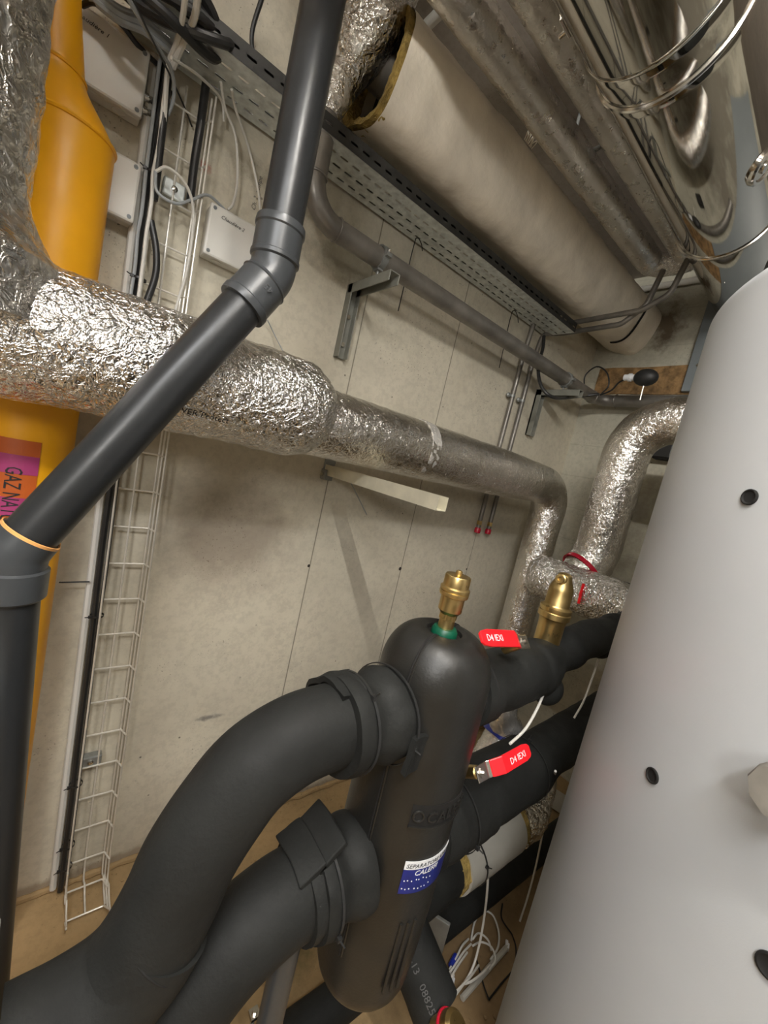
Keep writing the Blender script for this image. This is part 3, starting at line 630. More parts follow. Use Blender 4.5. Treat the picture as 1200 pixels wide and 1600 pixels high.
# ================================================================ CEILING FOIL PIPES (U-shaped)
t = thing('insulated_pipe', 'foil-wrapped pipe doubling back along the ceiling between the white duct and the flue', 'insulated pipe', (1.2, .9, 2.75))
for nm, y, z, r_, rg_, sc in (('left_run', .985, 2.80, .054, .0030, 24), ('right_run', .835, 2.80, .048, .0035, 26)):
    bm = bmesh.new(); sweep(bm, fillet([(.46, y, Z1), (.46, y, z), (2.04, y, z)], .1, 8, .010), r_, 40, rough=rg_*.45, rfreq=sc*.6); obj(nm, bm, 'foil_smooth', t)
bm = bmesh.new(); sweep(bm, fillet([(2.0, .985, 2.80), (2.11, .985, 2.80), (2.11, .80, 2.80), (2.02, .80, 2.80)], .06, 8, .01), .052, 40, rough=.004, rfreq=26); obj('return_bend', bm, 'foil', t)
bm = bmesh.new(); sweep(bm, [(.76, 1.38, 2.955), (.76, .30, 2.955)], .016, 12); o = obj('conduit', bm, 'plastic'); tag(o, 'thin pale pipe crossing the ceiling above the foil pipes', 'pipe')
t = thing('pipe_hanger', 'dark pipe hanger with a threaded rod between the white duct and the foil pipe', 'pipe hanger', (1.36, 1.05, 2.8))
bm = bmesh.new(); sweep(bm, [(1.36, 1.05, 2.80), (1.36, 1.05, Z1)], .006, 8); obj('rod', bm, 'galvd', t)
bm = bmesh.new(); sweep(bm, [(1.36, 1.07, 2.825), (1.36, .78, 2.865)], .008, 8); obj('crossbar', bm, 'galvd', t)

# ================================================================ CHROME FLUE
FR = .156
f1, f2 = V(.98, .572, 2.716), V(1.82, .640, 2.779)
fd = (f2-f1).normalized(); fp = lambda x: f1+fd*((x-f1.x)/fd.x)
t = thing('flue_pipe', 'large mirror-polished stainless flue pipe at the upper right above the tank', 'flue', fp(1.0))
for a, b, nm in ((-.4, .90, 'flue_section'), (.90, 1.0, 'flue_section'), (1.0, 1.82, 'flue_section'), (1.82, 2.52, 'flue_section')):
    bm = bmesh.new(); ra = FR if b < 2 else FR-.006
    sweep(bm, [fp(a+.0005), fp(a+.012), fp(a+.02), fp(b-.02), fp(b-.012), fp(b-.0005)], [ra-.004, ra-.001, ra, ra, ra-.001, ra-.004], 96, cap=True); obj(nm, bm, 'chrome', t)
for x, r_ in ((.89, .0015), (.985, .0065), (1.815, .0055)):
    bm = bmesh.new(); ring(bm, fp(x), fd, FR+.001, r_, 96); obj('clamp_band', bm, 'steelband', t)
# inspection cap
q = Vector(P(1192, 262, 1, .48)); x_, y_, d_ = frame(fd)
c0 = fp(1.20); out = (hit := None)
capdir = (CAM-c0); capdir = (capdir-fd*capdir.dot(fd)).normalized(); capdir = (Matrix.Rotation(math.radians(-52), 3, fd) @ capdir)
best = None
for sgn in range(-180, 180, 3):
    dv = Matrix.Rotation(math.radians(sgn), 3, fd) @ x_
    for xx in [1.0+.02*k for k in range(30)]:
        pt = fp(xx)+dv*FR; rel = pt-CAM
        if dv.dot(rel) > 0: continue
        zz = rel.dot(FW); px = 600+F_PX*rel.dot(RT)/zz; py = 800-F_PX*rel.dot(UP)/zz
        e = (px-1188)**2+(py-262)**2
        if best is None or e < best[0]: best = (e, pt, dv)
bm = bmesh.new(); lathe(bm, [(.046, -.02), (.046, .006), (.042, .011), (.034, .011), (.030, .006), (.016, .006), (.014, .013), (.006, .014)], best[1], best[2], 40); obj('inspection_cap', bm, 'steelband', t)
# buckle of a band
a = P(880, 32, 2, 2.62)
bk = fp(.80); 
x_, y_, d_ = frame(fd)
dv = None; best2 = None
for sgn in range(-180, 180, 3):
    dv = Matrix.Rotation(math.radians(sgn), 3, fd) @ x_
    for xx in [.5+.02*k for k in range(30)]:
        pt = fp(xx)+dv*FR; rel = pt-CAM; zz = rel.dot(FW)
        if zz < .1 : continue
        px = 600+F_PX*rel.dot(RT)/zz; py = 800-F_PX*rel.dot(UP)/zz; e = (px-886)**2+(py-30)**2
        if best2 is None or e < best2[0]: best2 = (e, pt, dv)
rt_ = fd.cross(best2[2]).normalized()
rotm = Matrix((fd, rt_, best2[2])).transposed()
bm = bmesh.new(); box(bm, best2[1]+best2[2]*.006, (.05, .035, .008), rotm); lathe(bm, [(.006, 0), (.006, .02)], best2[1]+fd*.02+best2[2]*.01, best2[2], 8); obj('band_buckle', bm, 'steelband', t, smooth=False, bev=.002)

# ================================================================ WHITE TANK
TC, TR, TT = (1.139, -.105), .45, 2.048
t = thing('storage_tank', 'tall white cylindrical storage tank filling the right side', 'tank', (*TC, 0))
bm = bmesh.new()
pr = [(TR, .0), (TR, .5), (TR, 1.0), (TR, 1.5), (TR, TT-.035)]+[(TR-.035*(1-math.cos(a)), TT-.035+.035*math.sin(a)) for a in [PI/2*k/10 for k in range(1, 11)]]+[(TR-.12, TT+.001)]
lathe(bm, pr, (*TC, 0), seg=128); tk = obj('jacket', bm, 'tank', t)
bm = bmesh.new(); lathe(bm, [(TR-.085, TT-.002), (TR-.062, TT+.015), (TR-.058, TT+.09), (TR-.09, TT+.14), (TR-.2, TT+.16), (.05, TT+.17)], (*TC, 0), seg=96)
for v in bm.verts: v.co.z += .010*noise.noise(v.co*22)
obj('foam_lid', bm, 'rubber', t)
for px, py, r_ in ((1172, 777, .0115), (1020, 1212, .0115), (1206, 1512, .015)):
    h = hit_cyl(px, py, TC, TR); nrm = Vector((h.x-TC[0], h.y-TC[1], 0)).normalized()
    bm = bmesh.new(); lathe(bm, [(r_, -.004), (r_, .0025), (r_*.85, .003), (r_*.7, .0015), (r_*.1, .001)], h, nrm, 24); obj('plug', bm, 'dark', t)
h = hit_cyl(1250, 1235, TC, TR); nrm = Vector((h.x-TC[0], h.y-TC[1], 0)).normalized()
bm = bmesh.new(); lathe(bm, [(.032, -.01), (.032, .045), (.030, .050), (.022, .050)], h, nrm, 10); o = obj('pipe_stub', bm, 'greystub', t); o['label'] = 'grey insulated connection stub'

# ================================================================ HYDRAULIC SEPARATOR
SC_, SRR = (.630, .492), .110
ST, SB = 1.322, .50
t = thing('hydraulic_separator', 'black foam-shelled vertical hydraulic separator with a brass vent on top', 'hydraulic separator', (*SC_, SB))
bm = bmesh.new()
pr = [(.004, SB-.0)]+[(SRR*.93*math.sin(a), SB+.085*(1-math.cos(a))) for a in [PI/2*k/10 for k in range(1, 11)]]
pr += [(SRR*.97, SB+.16), (SRR, SB+.25), (SRR, .9), (SRR, ST-.10)]+[(SRR-.062*(1-math.cos(a)), ST-.10+.088*math.sin(a)) for a in [PI/2*k/12 for k in range(1, 13)]]+[(.036, ST-.014), (.034, ST-.022), (.02, ST-.024)]
lathe(bm, pr, (*SC_, 0), seg=96)
# small bosses moulded round the ports
obj('foam_shell', bm, 'epp', t)
def seam_arc(th):
    d = V(math.cos(th), math.sin(th), 0); pts = []
    for (r_, z) in pr[11:]: pts.append(V(*SC_, z)+d*(r_+.0005))
    return pts
for th in (math.radians(196), math.radians(16)):
    bm = bmesh.new(); sweep(bm, seam_arc(th), .0022, 6); ob = obj('shell_seam', bm, 'dark', t)
    bm = bmesh.new(); sweep(bm, [p+V(math.cos(th+PI/2), math.sin(th+PI/2), 0)*.0045 for p in seam_arc(th)], .0024, 6); obj('shell_lip', bm, 'epp', t)
# moulded name panel
h = hit_cyl(642, 1272, SC_, SRR); th0 = math.atan2(h.y-SC_[1], h.x-SC_[0])
def cpatch(name, th0, L, z0, z1, h0, h1, mat, parent, skew=0):
    bm = bmesh.new(); n = 16; rows = []
    for z, hh in ((z0, h0), (z0, h1), (z1, h0), (z1, h1)):
        rows.append([bm.verts.new((SC_[0]+(SRR+hh)*math.cos(th0+L/SRR*i/n), SC_[1]+(SRR+hh)*math.sin(th0+L/SRR*i/n), z+skew*L*i/n)) for i in range(n+1)])
    a, b, c, d = rows
    for i in range(n):
        for p, q in ((b, d), (a, c), (a, b), (c, d)): bm.faces.new((p[i], p[i+1], q[i+1], q[i]))
    for i in (0, n): bm.faces.new((a[i], b[i], d[i], c[i]))
    return obj(name, bm, mat, parent)
npn = cpatch('name_panel', th0, .17, h.z-.022, h.z+.020, -.001, .0008, 'dark', t)
cpatch('panel_rim', th0-.004, .175, h.z-.026, h.z-.022, 0, .004, 'epp', t)
bm = bmesh.new(); p_ = V(SC_[0]+(SRR+.0014)*math.cos(th0+.13), SC_[1]+(SRR+.0014)*math.sin(th0+.13), h.z-.001); nn = V(math.cos(th0+.13), math.sin(th0+.13), 0)
ring(bm, p_, nn, .010, .0022, 24); obj('emblem', bm, 'epp', npn)
text('raised_lettering', 'CALEFFI', .030, oncyl(SC_, SRR, th0+.27, h.z-.012), 'epp', npn, .003)
h = hit_cyl(634, 1345, SC_, SRR); th0 = math.atan2(h.y-SC_[1], h.x-SC_[0])
lb = cpatch('sticker', th0, .115, h.z-.068, h.z-.0165, .0006, .0012, 'bluelabel', t); lb['label'] = 'blue and white product sticker'
cpatch('white_strip', th0, .115, h.z-.0170, h.z, .0006, .0013, 'white', lb)
text('lettering', 'SEPARATORE IDRAULICO', .0120, oncyl(SC_, SRR+.0006, th0+.03, h.z-.0135), 'black', lb, .0003, .2)
text('lettering', 'CALEFFI', .0150, oncyl(SC_, SRR+.0006, th0+.20, h.z-.0295), 'white', lb, .0003, .2)
bm = bmesh.new()
for k in range(16):
    th = th0+.05+.07*(k % 8)+random.uniform(-.02, .02); z = h.z-.040-.018*(k//8)+random.uniform(-.003, .003)
    lathe(bm, [(.0014, 0), (.0014, .0004)], (SC_[0]+(SRR+.0014)*math.cos(th), SC_[1]+(SRR+.0014)*math.sin(th), z), (math.cos(th), math.sin(th), 0), 6)
obj('white_dots', bm, 'white', lb)
# moulded ribs low on the shell
for k in range(3):
    th = th0+.22+.14*k
    bm = bmesh.new(); sweep(bm, [(SC_[0]+(SRR+.000)*math.cos(th), SC_[1]+(SRR+.000)*math.sin(th), z) for z in (.62, .66, .70, .74, .775)], .0035, 8); obj('moulded_rib', bm, 'epp', t)
# vent
bm = bmesh.new(); lathe(bm, [(.026, ST-.022), (.026, ST-.012), (.022, ST-.006), (.017, ST-.006)], (*SC_, 0), seg=32); obj('gasket', bm, 'green', t)
bm = bmesh.new()
lathe(bm, [(.0155, ST-.02), (.0155, ST+.012), (.017, ST+.014), (.017, ST+.022), (.0235, ST+.030), (.0235, ST+.058), (.028, ST+.060), (.029, ST+.063), (.029, ST+.068), (.0275, ST+.069), (.029, ST+.071), (.029, ST+.076), (.0255, ST+.079), (.0255, ST+.098), (.024, ST+.101), (.010, ST+.102), (.0065, ST+.103), (.0065, ST+.109), (.004, ST+.111)], (*SC_, 0), seg=36)
vt = obj('air_vent', bm, 'brass', t); vt['label'] = 'brass automatic air vent'
bm = bmesh.new(); lathe(bm, [(.0185, ST+.012), (.0185, ST+.024)], (*SC_, 0), seg=6); obj('hex_nut', bm, 'brass', vt, smooth=False)

# ================================================================ BLACK PIPES TO THE LEFT
def sleeve(parent, x0, x1, y, z, R, tilt=0):
    bm = bmesh.new(); pts = dense([(x0, y, z+tilt), (x1, y, z)], .008); n = len(pts)
    sweep(bm, pts, [R+.003*math.sin(i*.7)-.006*math.exp(-((i-n*.45)/2.0)**2) for i in range(n)], 48, rough=.004, rfreq=14)
    return obj('sleeve', bm, 'rubber', parent)
t = thing('insulated_pipe', 'upper black foam-insulated pipe curving down from the separator to the lower left', 'insulated pipe', (.3, .49, 1.0))
bm = bmesh.new(); pts = fillet([(.505, .49, 1.160), (.262, .49, 1.158), (.178, .49, .893), (.165, .49, .893)], .14, 12)
pts = spline([(.47, .49, 1.162), (.40, .49, 1.162), (.335, .49, 1.155), (.275, .49, 1.125), (.238, .49, 1.075), (.208, .49, 1.015), (.192, .49, .955), (.172, .49, .90), (.150, .49, .86)], 8)
sweep(bm, pts, [.066]*len(pts), 56); obj('pipe_bend', bm, 'rubber', t)
bm = bmesh.new(); sweep(bm, spline([(.184, .49, .915), (.165, .49, .875), (.13, .49, .842), (.08, .49, .826), (.026, .49, .822)], 8), [.069]*33, 56); obj('pipe_end', bm, 'rubber', t)
bm = bmesh.new(); pa = V(.176, .49, .905); ring(bm, pa, V(.72, 0, .70), .0675, .002, 48); obj('glued_seam', bm, 'dark', t)
sleeve(t, .405, .525, .49, 1.160, .080); 
bm = bmesh.new(); pts = dense([(.395, .495, 1.155), (.445, .495, 1.158)], .006); sweep(bm, pts, [.083]*len(pts), 48, cap=False, rough=.007, rfreq=18)
bmesh.ops.delete(bm, geom=[f for f in bm.faces if f.calc_center_median().z < 1.16 or f.calc_center_median().y < .46], context='FACES'); bmesh.ops.solidify(bm, geom=bm.faces[:], thickness=.009); obj('foam_flap', bm, 'rubber', t)
ziptie((.438, .49, 1.160), (1, 0, 0), .0815, t, .005, (0, -.5, .8)); ziptie((.512, .49, 1.160), (1, .1, 0), .086, t, .005, (0, -1, -.1))
bm = bmesh.new(); rr_ = Matrix.Rotation(math.radians(12), 3, 'Y'); box(bm, (.525, .400, 1.135), (.045, .012, .060), rr_); bmesh.ops.subdivide_edges(bm, edges=bm.edges[:], cuts=4, use_grid_fill=True)
for v in bm.verts: v.co.y += .012*math.sin((v.co.x-.50)*30)+.005*noise.noise(v.co*40)
obj('foam_flap', bm, 'rubber', t)
t = thing('insulated_pipe', 'lower black foam-insulated pipe bending down from the separator foot to the bottom edge', 'insulated pipe', (.3, .49, .75))
bm = bmesh.new(); pts = spline([(.50, .49, .842), (.43, .49, .842), (.37, .49, .835), (.305, .49, .805), (.255, .49, .755), (.215, .49, .69), (.19, .49, .60), (.185, .49, .45), (.185, .49, .02)], 8)
sweep(bm, pts, [.070]*len(pts), 56); obj('pipe_bend', bm, 'rubber', t)
sleeve(t, .425, .530, .49, .842, .084, -.002)
bm = bmesh.new(); pts = dense([(.405, .49, .840), (.455, .49, .842)], .006); sweep(bm, pts, [.079]*len(pts), 48, rough=.005, rfreq=18); obj('sleeve', bm, 'rubber', t)
ziptie((.450, .49, .842), (1, 0, .05), .0865, t, .005, (0, -1, -.3))
for (cx, cz, sx, sz, ry) in ((.440, .935, .06, .045, -40), (.405, .918, .05, .030, -25)):
    bm = bmesh.new(); box(bm, (cx, .50, cz), (sx, .10, .012), Matrix.Rotation(math.radians(ry), 3, 'Y')); bmesh.ops.subdivide_edges(bm, edges=bm.edges[:], cuts=4, use_grid_fill=True)
    for v in bm.verts: v.co.z += .012*math.cos((v.co.y-.5)*22)-.012+.004*noise.noise(v.co*40)
    obj('foam_flap', bm, 'rubber', t, bev=.003)
t = thing('support_post', 'dark grey tubular support post under the lower black pipe', 'support', (.425, .50, 0))
bm = bmesh.new(); sweep(bm, [(.425, .50, 0), (.425, .50, .77)], .0245, 24); obj('post', bm, 'pvc_fit', t)
bm = bmesh.new(); box2(bm, (.365, .44, 0), (.485, .56, .008)); obj('foot_plate', bm, 'galvd', t, smooth=False)
q = P(397, 1585, 2, .14)
t = thing('wall_bolt', 'small bright square nut and bolt by the bottom edge left of the support post', 'bolt', (q.x, q.y, 0))
bm = bmesh.new(); sweep(bm, [(q.x, q.y, 0), (q.x, q.y, .14)], .005, 8); obj('threaded_rod', bm, 'galvd', t)
bm = bmesh.new(); box(bm, (q.x, q.y, .142), (.024, .024, .009)); lathe(bm, [(.007, 0), (.007, .008)], (q.x, q.y, .146), (0, 0, 1), 6); obj('nut', bm, 'steelband', t, smooth=False)

# silver housing at lower left corner
t = thing('metal_housing', 'light silver housing edge at the bottom left corner', 'housing', (-.1, .49, .5))
bm = bmesh.new(); box2(bm, (-.30, .42, .55), (.012, .60, .925)); obj('casing', bm, 'silver', t, smooth=False, bev=.012)
for x in (-.25, -.06):
    bm = bmesh.new(); box2(bm, (x, .44, 0), (x+.04, .58, .55)); obj('leg', bm, 'galvd', t, smooth=False)

# ================================================================ BLACK PIPES TO THE RIGHT
t = thing('insulated_pipe', 'upper black insulated pipe running right from the separator, with brass vent and red-handled valve', 'insulated pipe', (1.1, .5, 1.15))
bm = bmesh.new(); pts = spline([(.71, .49, 1.165), (.82, .49, 1.165), (.92, .49, 1.165), (1.0, .492, 1.168), (1.08, .495, 1.18), (1.18, .50, 1.195), (1.35, .50, 1.215), (1.72, .50, 1.235)], 10); n = len(pts)
def rprof(p):
    x = p.x; r_ = .071 if x < 1.02 else .071-.016*min(1, (x-1.02)/.1)
    return r_+.004*math.sin(x*38)*(x > 1.0)+.004*noise.noise(V(x*9, 0, 0))
sweep(bm, pts, [rprof(p) for p in pts], 48, rough=.003, rfreq=15); obj('insulation', bm, 'rubber', t)
bm = bmesh.new(); ring(bm, (.76, .49, 1.165), (1, 0, 0), .076, .004, 40); ring(bm, (1.035, .492, 1.17), (1, 0, .1), .0675, .0022, 40); obj('joint_line', bm, 'dark', t)
bm = bmesh.new(); sweep(bm, dense([(.735, .49, 1.163), (.785, .49, 1.165)], .008), .080, 40, rough=.005, rfreq=18); obj('sleeve', bm, 'rubber', t)
bm = bmesh.new(); bmesh.ops.create_icosphere(bm, subdivisions=4, radius=.042, matrix=Matrix.Translation((1.075, .462, 1.118)) @ Matrix.Diagonal((1.1, .9, 1.0, 1))); obj('foam_bulge', bm, 'rubber', t)
bm = bmesh.new(); bmesh.ops.create_icosphere(bm, subdivisions=4, radius=.036, matrix=Matrix.Translation((1.42, .485, 1.185)) @ Matrix.Diagonal((1.3, .9, 1.0, 1))); obj('foam_bulge', bm, 'rubber', t)
# brass deaerator
BX, BY, BZ = 1.115, .508, 1.215
bz0 = P(862, 998, 1, BY).z
t2 = t
cb = P(860, 980, 1, BY); BX = cb.x; ctop = P(868, 900, 1, BY)
VS = 1.17
bm = bmesh.new(); H0 = cb.z-.030
Hh = lambda k: H0+k
Rb = .036
lathe(bm, [(Rb*.93, -.015), (Rb*.95, .035), (Rb*1.0, .048), (Rb*1.05, .050), (Rb*1.16, .052), (Rb*1.16, .064), (Rb*1.10, .066), (Rb*1.14, .069), (Rb*1.14, .076), (Rb*.95, .080), (Rb*.90, .083), (Rb*.88, .118), (Rb*.84, .124), (Rb*.55, .146), (Rb*.48, .154), (Rb*.3, .158), (Rb*.1, .159)], (BX, BY, H0), seg=40); [setattr(v.co, 'z', H0+(v.co.z-H0)*VS) for v in bm.verts]
bv = obj('brass_vent', bm, 'brass', t2); bv['label'] = 'tall brass air separator vent'
bm = bmesh.new(); lathe(bm, [(.014, -.012), (.014, .028), (.011, .030), (.011, .036), (.006, .036), (.005, .028)], (BX, BY, H0+.142*VS), (-.95, -.12, .12), 20); obj('outlet', bm, 'brass', bv)
# valve handles
def handle(parent, base, tip, wd, nrm, side, name='valve_handle', txt='D4 IEXI', flip=False):
    base, tip, nrm = Vector(base), Vector(tip), Vector(nrm).normalized(); d = (tip-base); L = d.length; d.normalize(); s_ = nrm.cross(d).normalized(); nrm = d.cross(s_).normalized()
    if nrm.dot(CAM-base) < 0: nrm = -nrm; s_ = -s_
    def ribbon(prof, th, mat, nm, par):
        bm = bmesh.new(); vs = []
        for (u, h, w_) in prof:
            c = base+d*u*L+nrm*h
            vs.append([bm.verts.new(c+s_*w_/2+nrm*th/2), bm.verts.new(c-s_*w_/2+nrm*th/2), bm.verts.new(c-s_*w_/2-nrm*th/2), bm.verts.new(c+s_*w_/2-nrm*th/2)])
        for i in range(len(vs)-1):
            for k in range(4): bm.faces.new((vs[i][k], vs[i][(k+1) % 4], vs[i+1][(k+1) % 4], vs[i+1][k]))
        bm.faces.new(vs[0]); bm.faces.new(vs[-1][::-1])
        return obj(nm, bm, mat, par, smooth=False, bev=.0015)
    hd = ribbon([(-.12, 0, wd*.9), (.12, 0, wd*.95), (.30, .018, wd*.85), (.42, .022, wd*.8)], .003, 'steelband', name, parent)
    hd['label'] = 'steel lever with red vinyl grip'
    ribbon([(.16, .006, wd*.95), (.33, .020, wd), (.86, .022, wd*.98), (.96, .022, wd*.8), (1.0, .022, wd*.5)], .006, 'red', 'grip', hd)
    bm = bmesh.new(); lathe(bm, [(.0105, -.012), (.0105, .004)], base, nrm, 6); lathe(bm, [(.005, 0), (.005, .010)], base, nrm, 10); obj('nut', bm, 'steelband', hd, smooth=False)
    bm = bmesh.new(); lathe(bm, [(.013, -.05), (.013, -.012), (.009, -.008), (.009, 0)], base, nrm, 16); obj('stem', bm, 'brass', hd)
    o_ = base+d*(.92*L if flip else .46*L)-s_*wd*.18*(-1 if flip else 1)
    ux = -d if flip else d; uy = s_*(-1 if flip else 1)
    if ux.cross(uy).dot(nrm) < 0: uy = -uy; 
    text('lettering', txt, wd*.52, lambda x, y, h: o_+ux*x+uy*y+nrm*(.0255+h), 'white', hd, .0003)
    return hd
hb = P(817, 1003, 1, .435); ht = P(736, 1002, 1, .430)
handle(t, hb, ht, .034, (0, -.75, .7), None, flip=True)
t = thing('insulated_pipe', 'lower black insulated pipe running right from the separator, with a red-handled valve', 'insulated pipe', (1.1, .5, .85))
bm = bmesh.new(); pts = dense([(.70, .49, .842), (1.15, .49, .845), (1.25, .495, .855), (2.1, .52, .895)], .02)
sweep(bm, pts, [.083 if p.x < 1.14 else (.083-.013*min(1, (p.x-1.14)/.08)) for p in pts], 48, rough=.0025, rfreq=15); obj('insulation', bm, 'rubber', t)
bm = bmesh.new(); sweep(bm, dense([(.72, .49, .835), (.90, .49, .838)], .01), .0885, 48, rough=.003, rfreq=15); obj('sleeve', bm, 'rubber', t)
ziptie((.815, .49, .838), (1, 0, .1), .090, t, .004, (0, -1, -.2)); ziptie((1.12, .49, .845), (1, 0, 0), .085, t, .003, (0, 0, 1))
hb = P(753, 1207, 1, .395); ht = V(hb.x+.125, hb.y, P(818, 1168, 1, hb.y).z)
ht = P(814, 1171, 1, .395)
handle(t, hb, ht, .033, (0, -.8, .6), None, flip=False)

# foil valve bodies between the two black pipes
t = thing('insulated_pipe', 'short foil-wrapped pipe with a blue tape band between the two black pipes', 'insulated pipe', (1.02, .62, 1.0))
a, b, c = P(790, 1105, 1, .62), P(775, 1170, 1, .62), P(745, 1205, 1, .62)
bm = bmesh.new(); pts = dense(spline([a+V(0, 0, .03), P(788, 1120, 1, .62), P(790, 1140, 1, .62)], 6), .006); n = len(pts); sweep(bm, pts, [.030+.030*(i/n) for i in range(n)], 40, rough=.003, rfreq=30); obj('lagging_neck', bm, 'tape', t)
bm = bmesh.new(); pts = dense([P(792, 1142, 1, .62), P(768, 1185, 1, .62), P(735, 1240, 1, .62)], .008); sweep(bm, pts, .060, 40, rough=.003, rfreq=30); obj('lagging', bm, 'tape', t)
bm = bmesh.new(); d_ = (P(768, 1185, 1, .62)-P(792, 1142, 1, .62)); ring(bm, P(786, 1152, 1, .62), d_, .063, .004, 40, .018); ob = obj('tape_band', bm, 'bluetape', t)

# ================================================================ PIPES NEAR THE FLOOR
t = thing('insulated_pipe', 'pale grey jacketed pipe with mineral wool ends below the lower black pipe', 'insulated pipe', (1.35, .6, .45))
PY, PZ, PR = .60, .455, .090
xa, xb = P(727, 1385, 1, .53).x, P(822, 1290, 1, .53).x
bm = bmesh.new(); sweep(bm, dense([(xa, PY, PZ), (xb, PY, PZ)], .02), PR, 48, rough=.0015, rfreq=15); obj('jacket', bm, 'palepipe', t)
bm = bmesh.new(); sweep(bm, dense([(xa-.035, PY, PZ), (xa, PY, PZ)], .008), PR*.93, 40, rough=.006, rfreq=40); obj('wool_end', bm, 'rockwool', t)
bm = bmesh.new(); sweep(bm, dense([(xb, PY, PZ), (xb+.035, PY, PZ)], .008), PR*.95, 40, rough=.006, rfreq=40); obj('wool_end', bm, 'rockwool', t)
bm = bmesh.new(); sweep(bm, dense(spline([(xb+.03, PY, PZ), (xb+.12, PY, PZ), (xb+.2, PY+.03, PZ+.04), (xb+.24, PY+.06, PZ+.14)], 5), .01), PR*.98, 40, rough=.006, rfreq=26); ob = obj('foil_end', bm, 'foil_dull', t)
ziptie((xa+.06, PY, PZ), (1, .1, .1), PR+.003, t, .005, (0, -1, .4))
bm = bmesh.new(); sweep(bm, dense([(xa-.36, PY, PZ-.01), (xa-.03, PY, PZ)], .02), .084, 40, rough=.002, rfreq=15)
o = obj('insulated_pipe', bm, 'rubber'); tag(o, 'black foam pipe piece joining the pale grey jacketed pipe behind the separator', 'insulated pipe')
bm = bmesh.new(); sweep(bm, dense([(.55, .66, .075), (1.0, .655, .075), (2.5, .63, .075)], .04), .052, 32, rough=.001, rfreq=15)
o = obj('insulated_pipe', bm, 'rubber'); tag(o, 'thin black insulated pipe lying along the floor by the bottom edge', 'insulated pipe')
q0, q1 = P(652, 1478, 2, .46), P(684, 1570, 2, .36)
t = thing('insulated_pipe', 'black foam pipe with grey printed digits at the bottom edge beside the separator', 'insulated pipe', q1)
a = V(.92, .60, .42); b = P(682, 1578, 2, .34)
a = P(648, 1490, 2, .40); dr = (b-a).normalized(); b2 = b-dr*.005
bm = bmesh.new(); sweep(bm, dense([a-dr*.12, b2], .02), .062, 40, rough=.001, rfreq=15); obj('insulation', bm, 'rubber', t)
# print along this pipe, on the side facing the camera
mid = (a+b)/2; tc_ = (CAM-mid); tc_ = (tc_-dr*tc_.dot(dr)).normalized(); sd = dr.cross(tc_)
def onp(x0, off):
    def fn(x, y, h):
        ang = (y-off)/.062
        return a+dr*(x0+x)+(tc_*math.cos(ang)-sd*math.sin(ang))*(.0635+h)
    return fn
if True:
    text('print', '-13   08825', .022, onp(-.01, .018), 'greyprint', t, .0003)
t = thing('brass_cap', 'round yellowish brass cap at the bottom edge beside the printed black pipe', 'cap', P(706, 1592, 2, .36))
c = P(711, 1610, 2, .41); x_, y_, d_ = frame(V(.2, -.45, .85))
bm = bmesh.new(); lathe(bm, [(.034, -.05), (.036, -.01), (.034, .004), (.026, .012), (.008, .015)], c, (.2, -.45, .85), 32); obj('dome', bm, 'brass', t)
bm = bmesh.new(); ring(bm, c-V(.2, -.45, .85)*.018, (.2, -.45, .85), .036, .004, 32); obj('red_seal', bm, 'redtape', t)
bm = bmesh.new(); lathe(bm, [(.028, -.34), (.028, -.05)], c, (.05, -.05, 1), 20); obj('stem', bm, 'brass', t)
# grey plate behind separator foot
q = P(672, 1462, 2, .12)
bm = bmesh.new(); box(bm, (q.x, q.y, .10), (.012, .10, .20), Matrix.Rotation(.5, 3, 'Z')); o = obj('steel_plate', bm, 'galvd', smooth=False, bev=.002); tag(o, 'small upright grey steel plate behind the foot of the separator', 'plate')
# paper scrap
q = P(872, 1252, 2, .01)
bm = bmesh.new(); bmesh.ops.create_grid(bm, x_segments=8, y_segments=8, size=.085, matrix=Matrix.Translation((q.x, q.y, .03)) @ Matrix.Rotation(.4, 4, 'Z') @ Matrix.Diagonal((1, .8, 1, 1)))
for v in bm.verts: v.co.z = .014+.010*noise.noise(v.co*14)
bmesh.ops.solidify(bm, geom=bm.faces[:], thickness=.0015)
o = obj('paper_scrap', bm, 'palepipe'); tag(o, 'torn pale paper scrap on the floor beside the tank', 'paper')

# ================================================================ WHITE CABLES AT THE FLOOR
cable('cable', [P(935, 1030, 1, .47), P(925, 1060, 1, .46), P(912, 1095, 1, .45), P(897, 1122, 1, .455)], .0028, 'cabw', 'thin white wire hanging from the far end of the upper black pipe')
cable('cable', [P(868, 1205, 1, .40), P(858, 1240, 2, .45), P(850, 1290, 2, .35), P(838, 1350, 2, .2), P(825, 1400, 2, .08), P(812, 1440, 2, .02)], .0034, 'cabw', 'white cable coming down between the tank and the pale grey pipe')
cable('cable', [P(852, 1078, 1, .44), P(838, 1110, 1, .42), P(820, 1140, 1, .41), P(797, 1162, 1, .40)], .0032, 'cabw', 'white cable dropping onto the lower red valve handle')
cable('cable', [P(763, 1318, 2, .50), P(762, 1380, 2, .36), P(757, 1430, 2, .20), P(748, 1480, 2, .10), P(735, 1520, 2, .05), P(708, 1560, 2, .02)], .0038, 'cabw', 'white cable hanging in front of the pale grey pipe down to the coil')
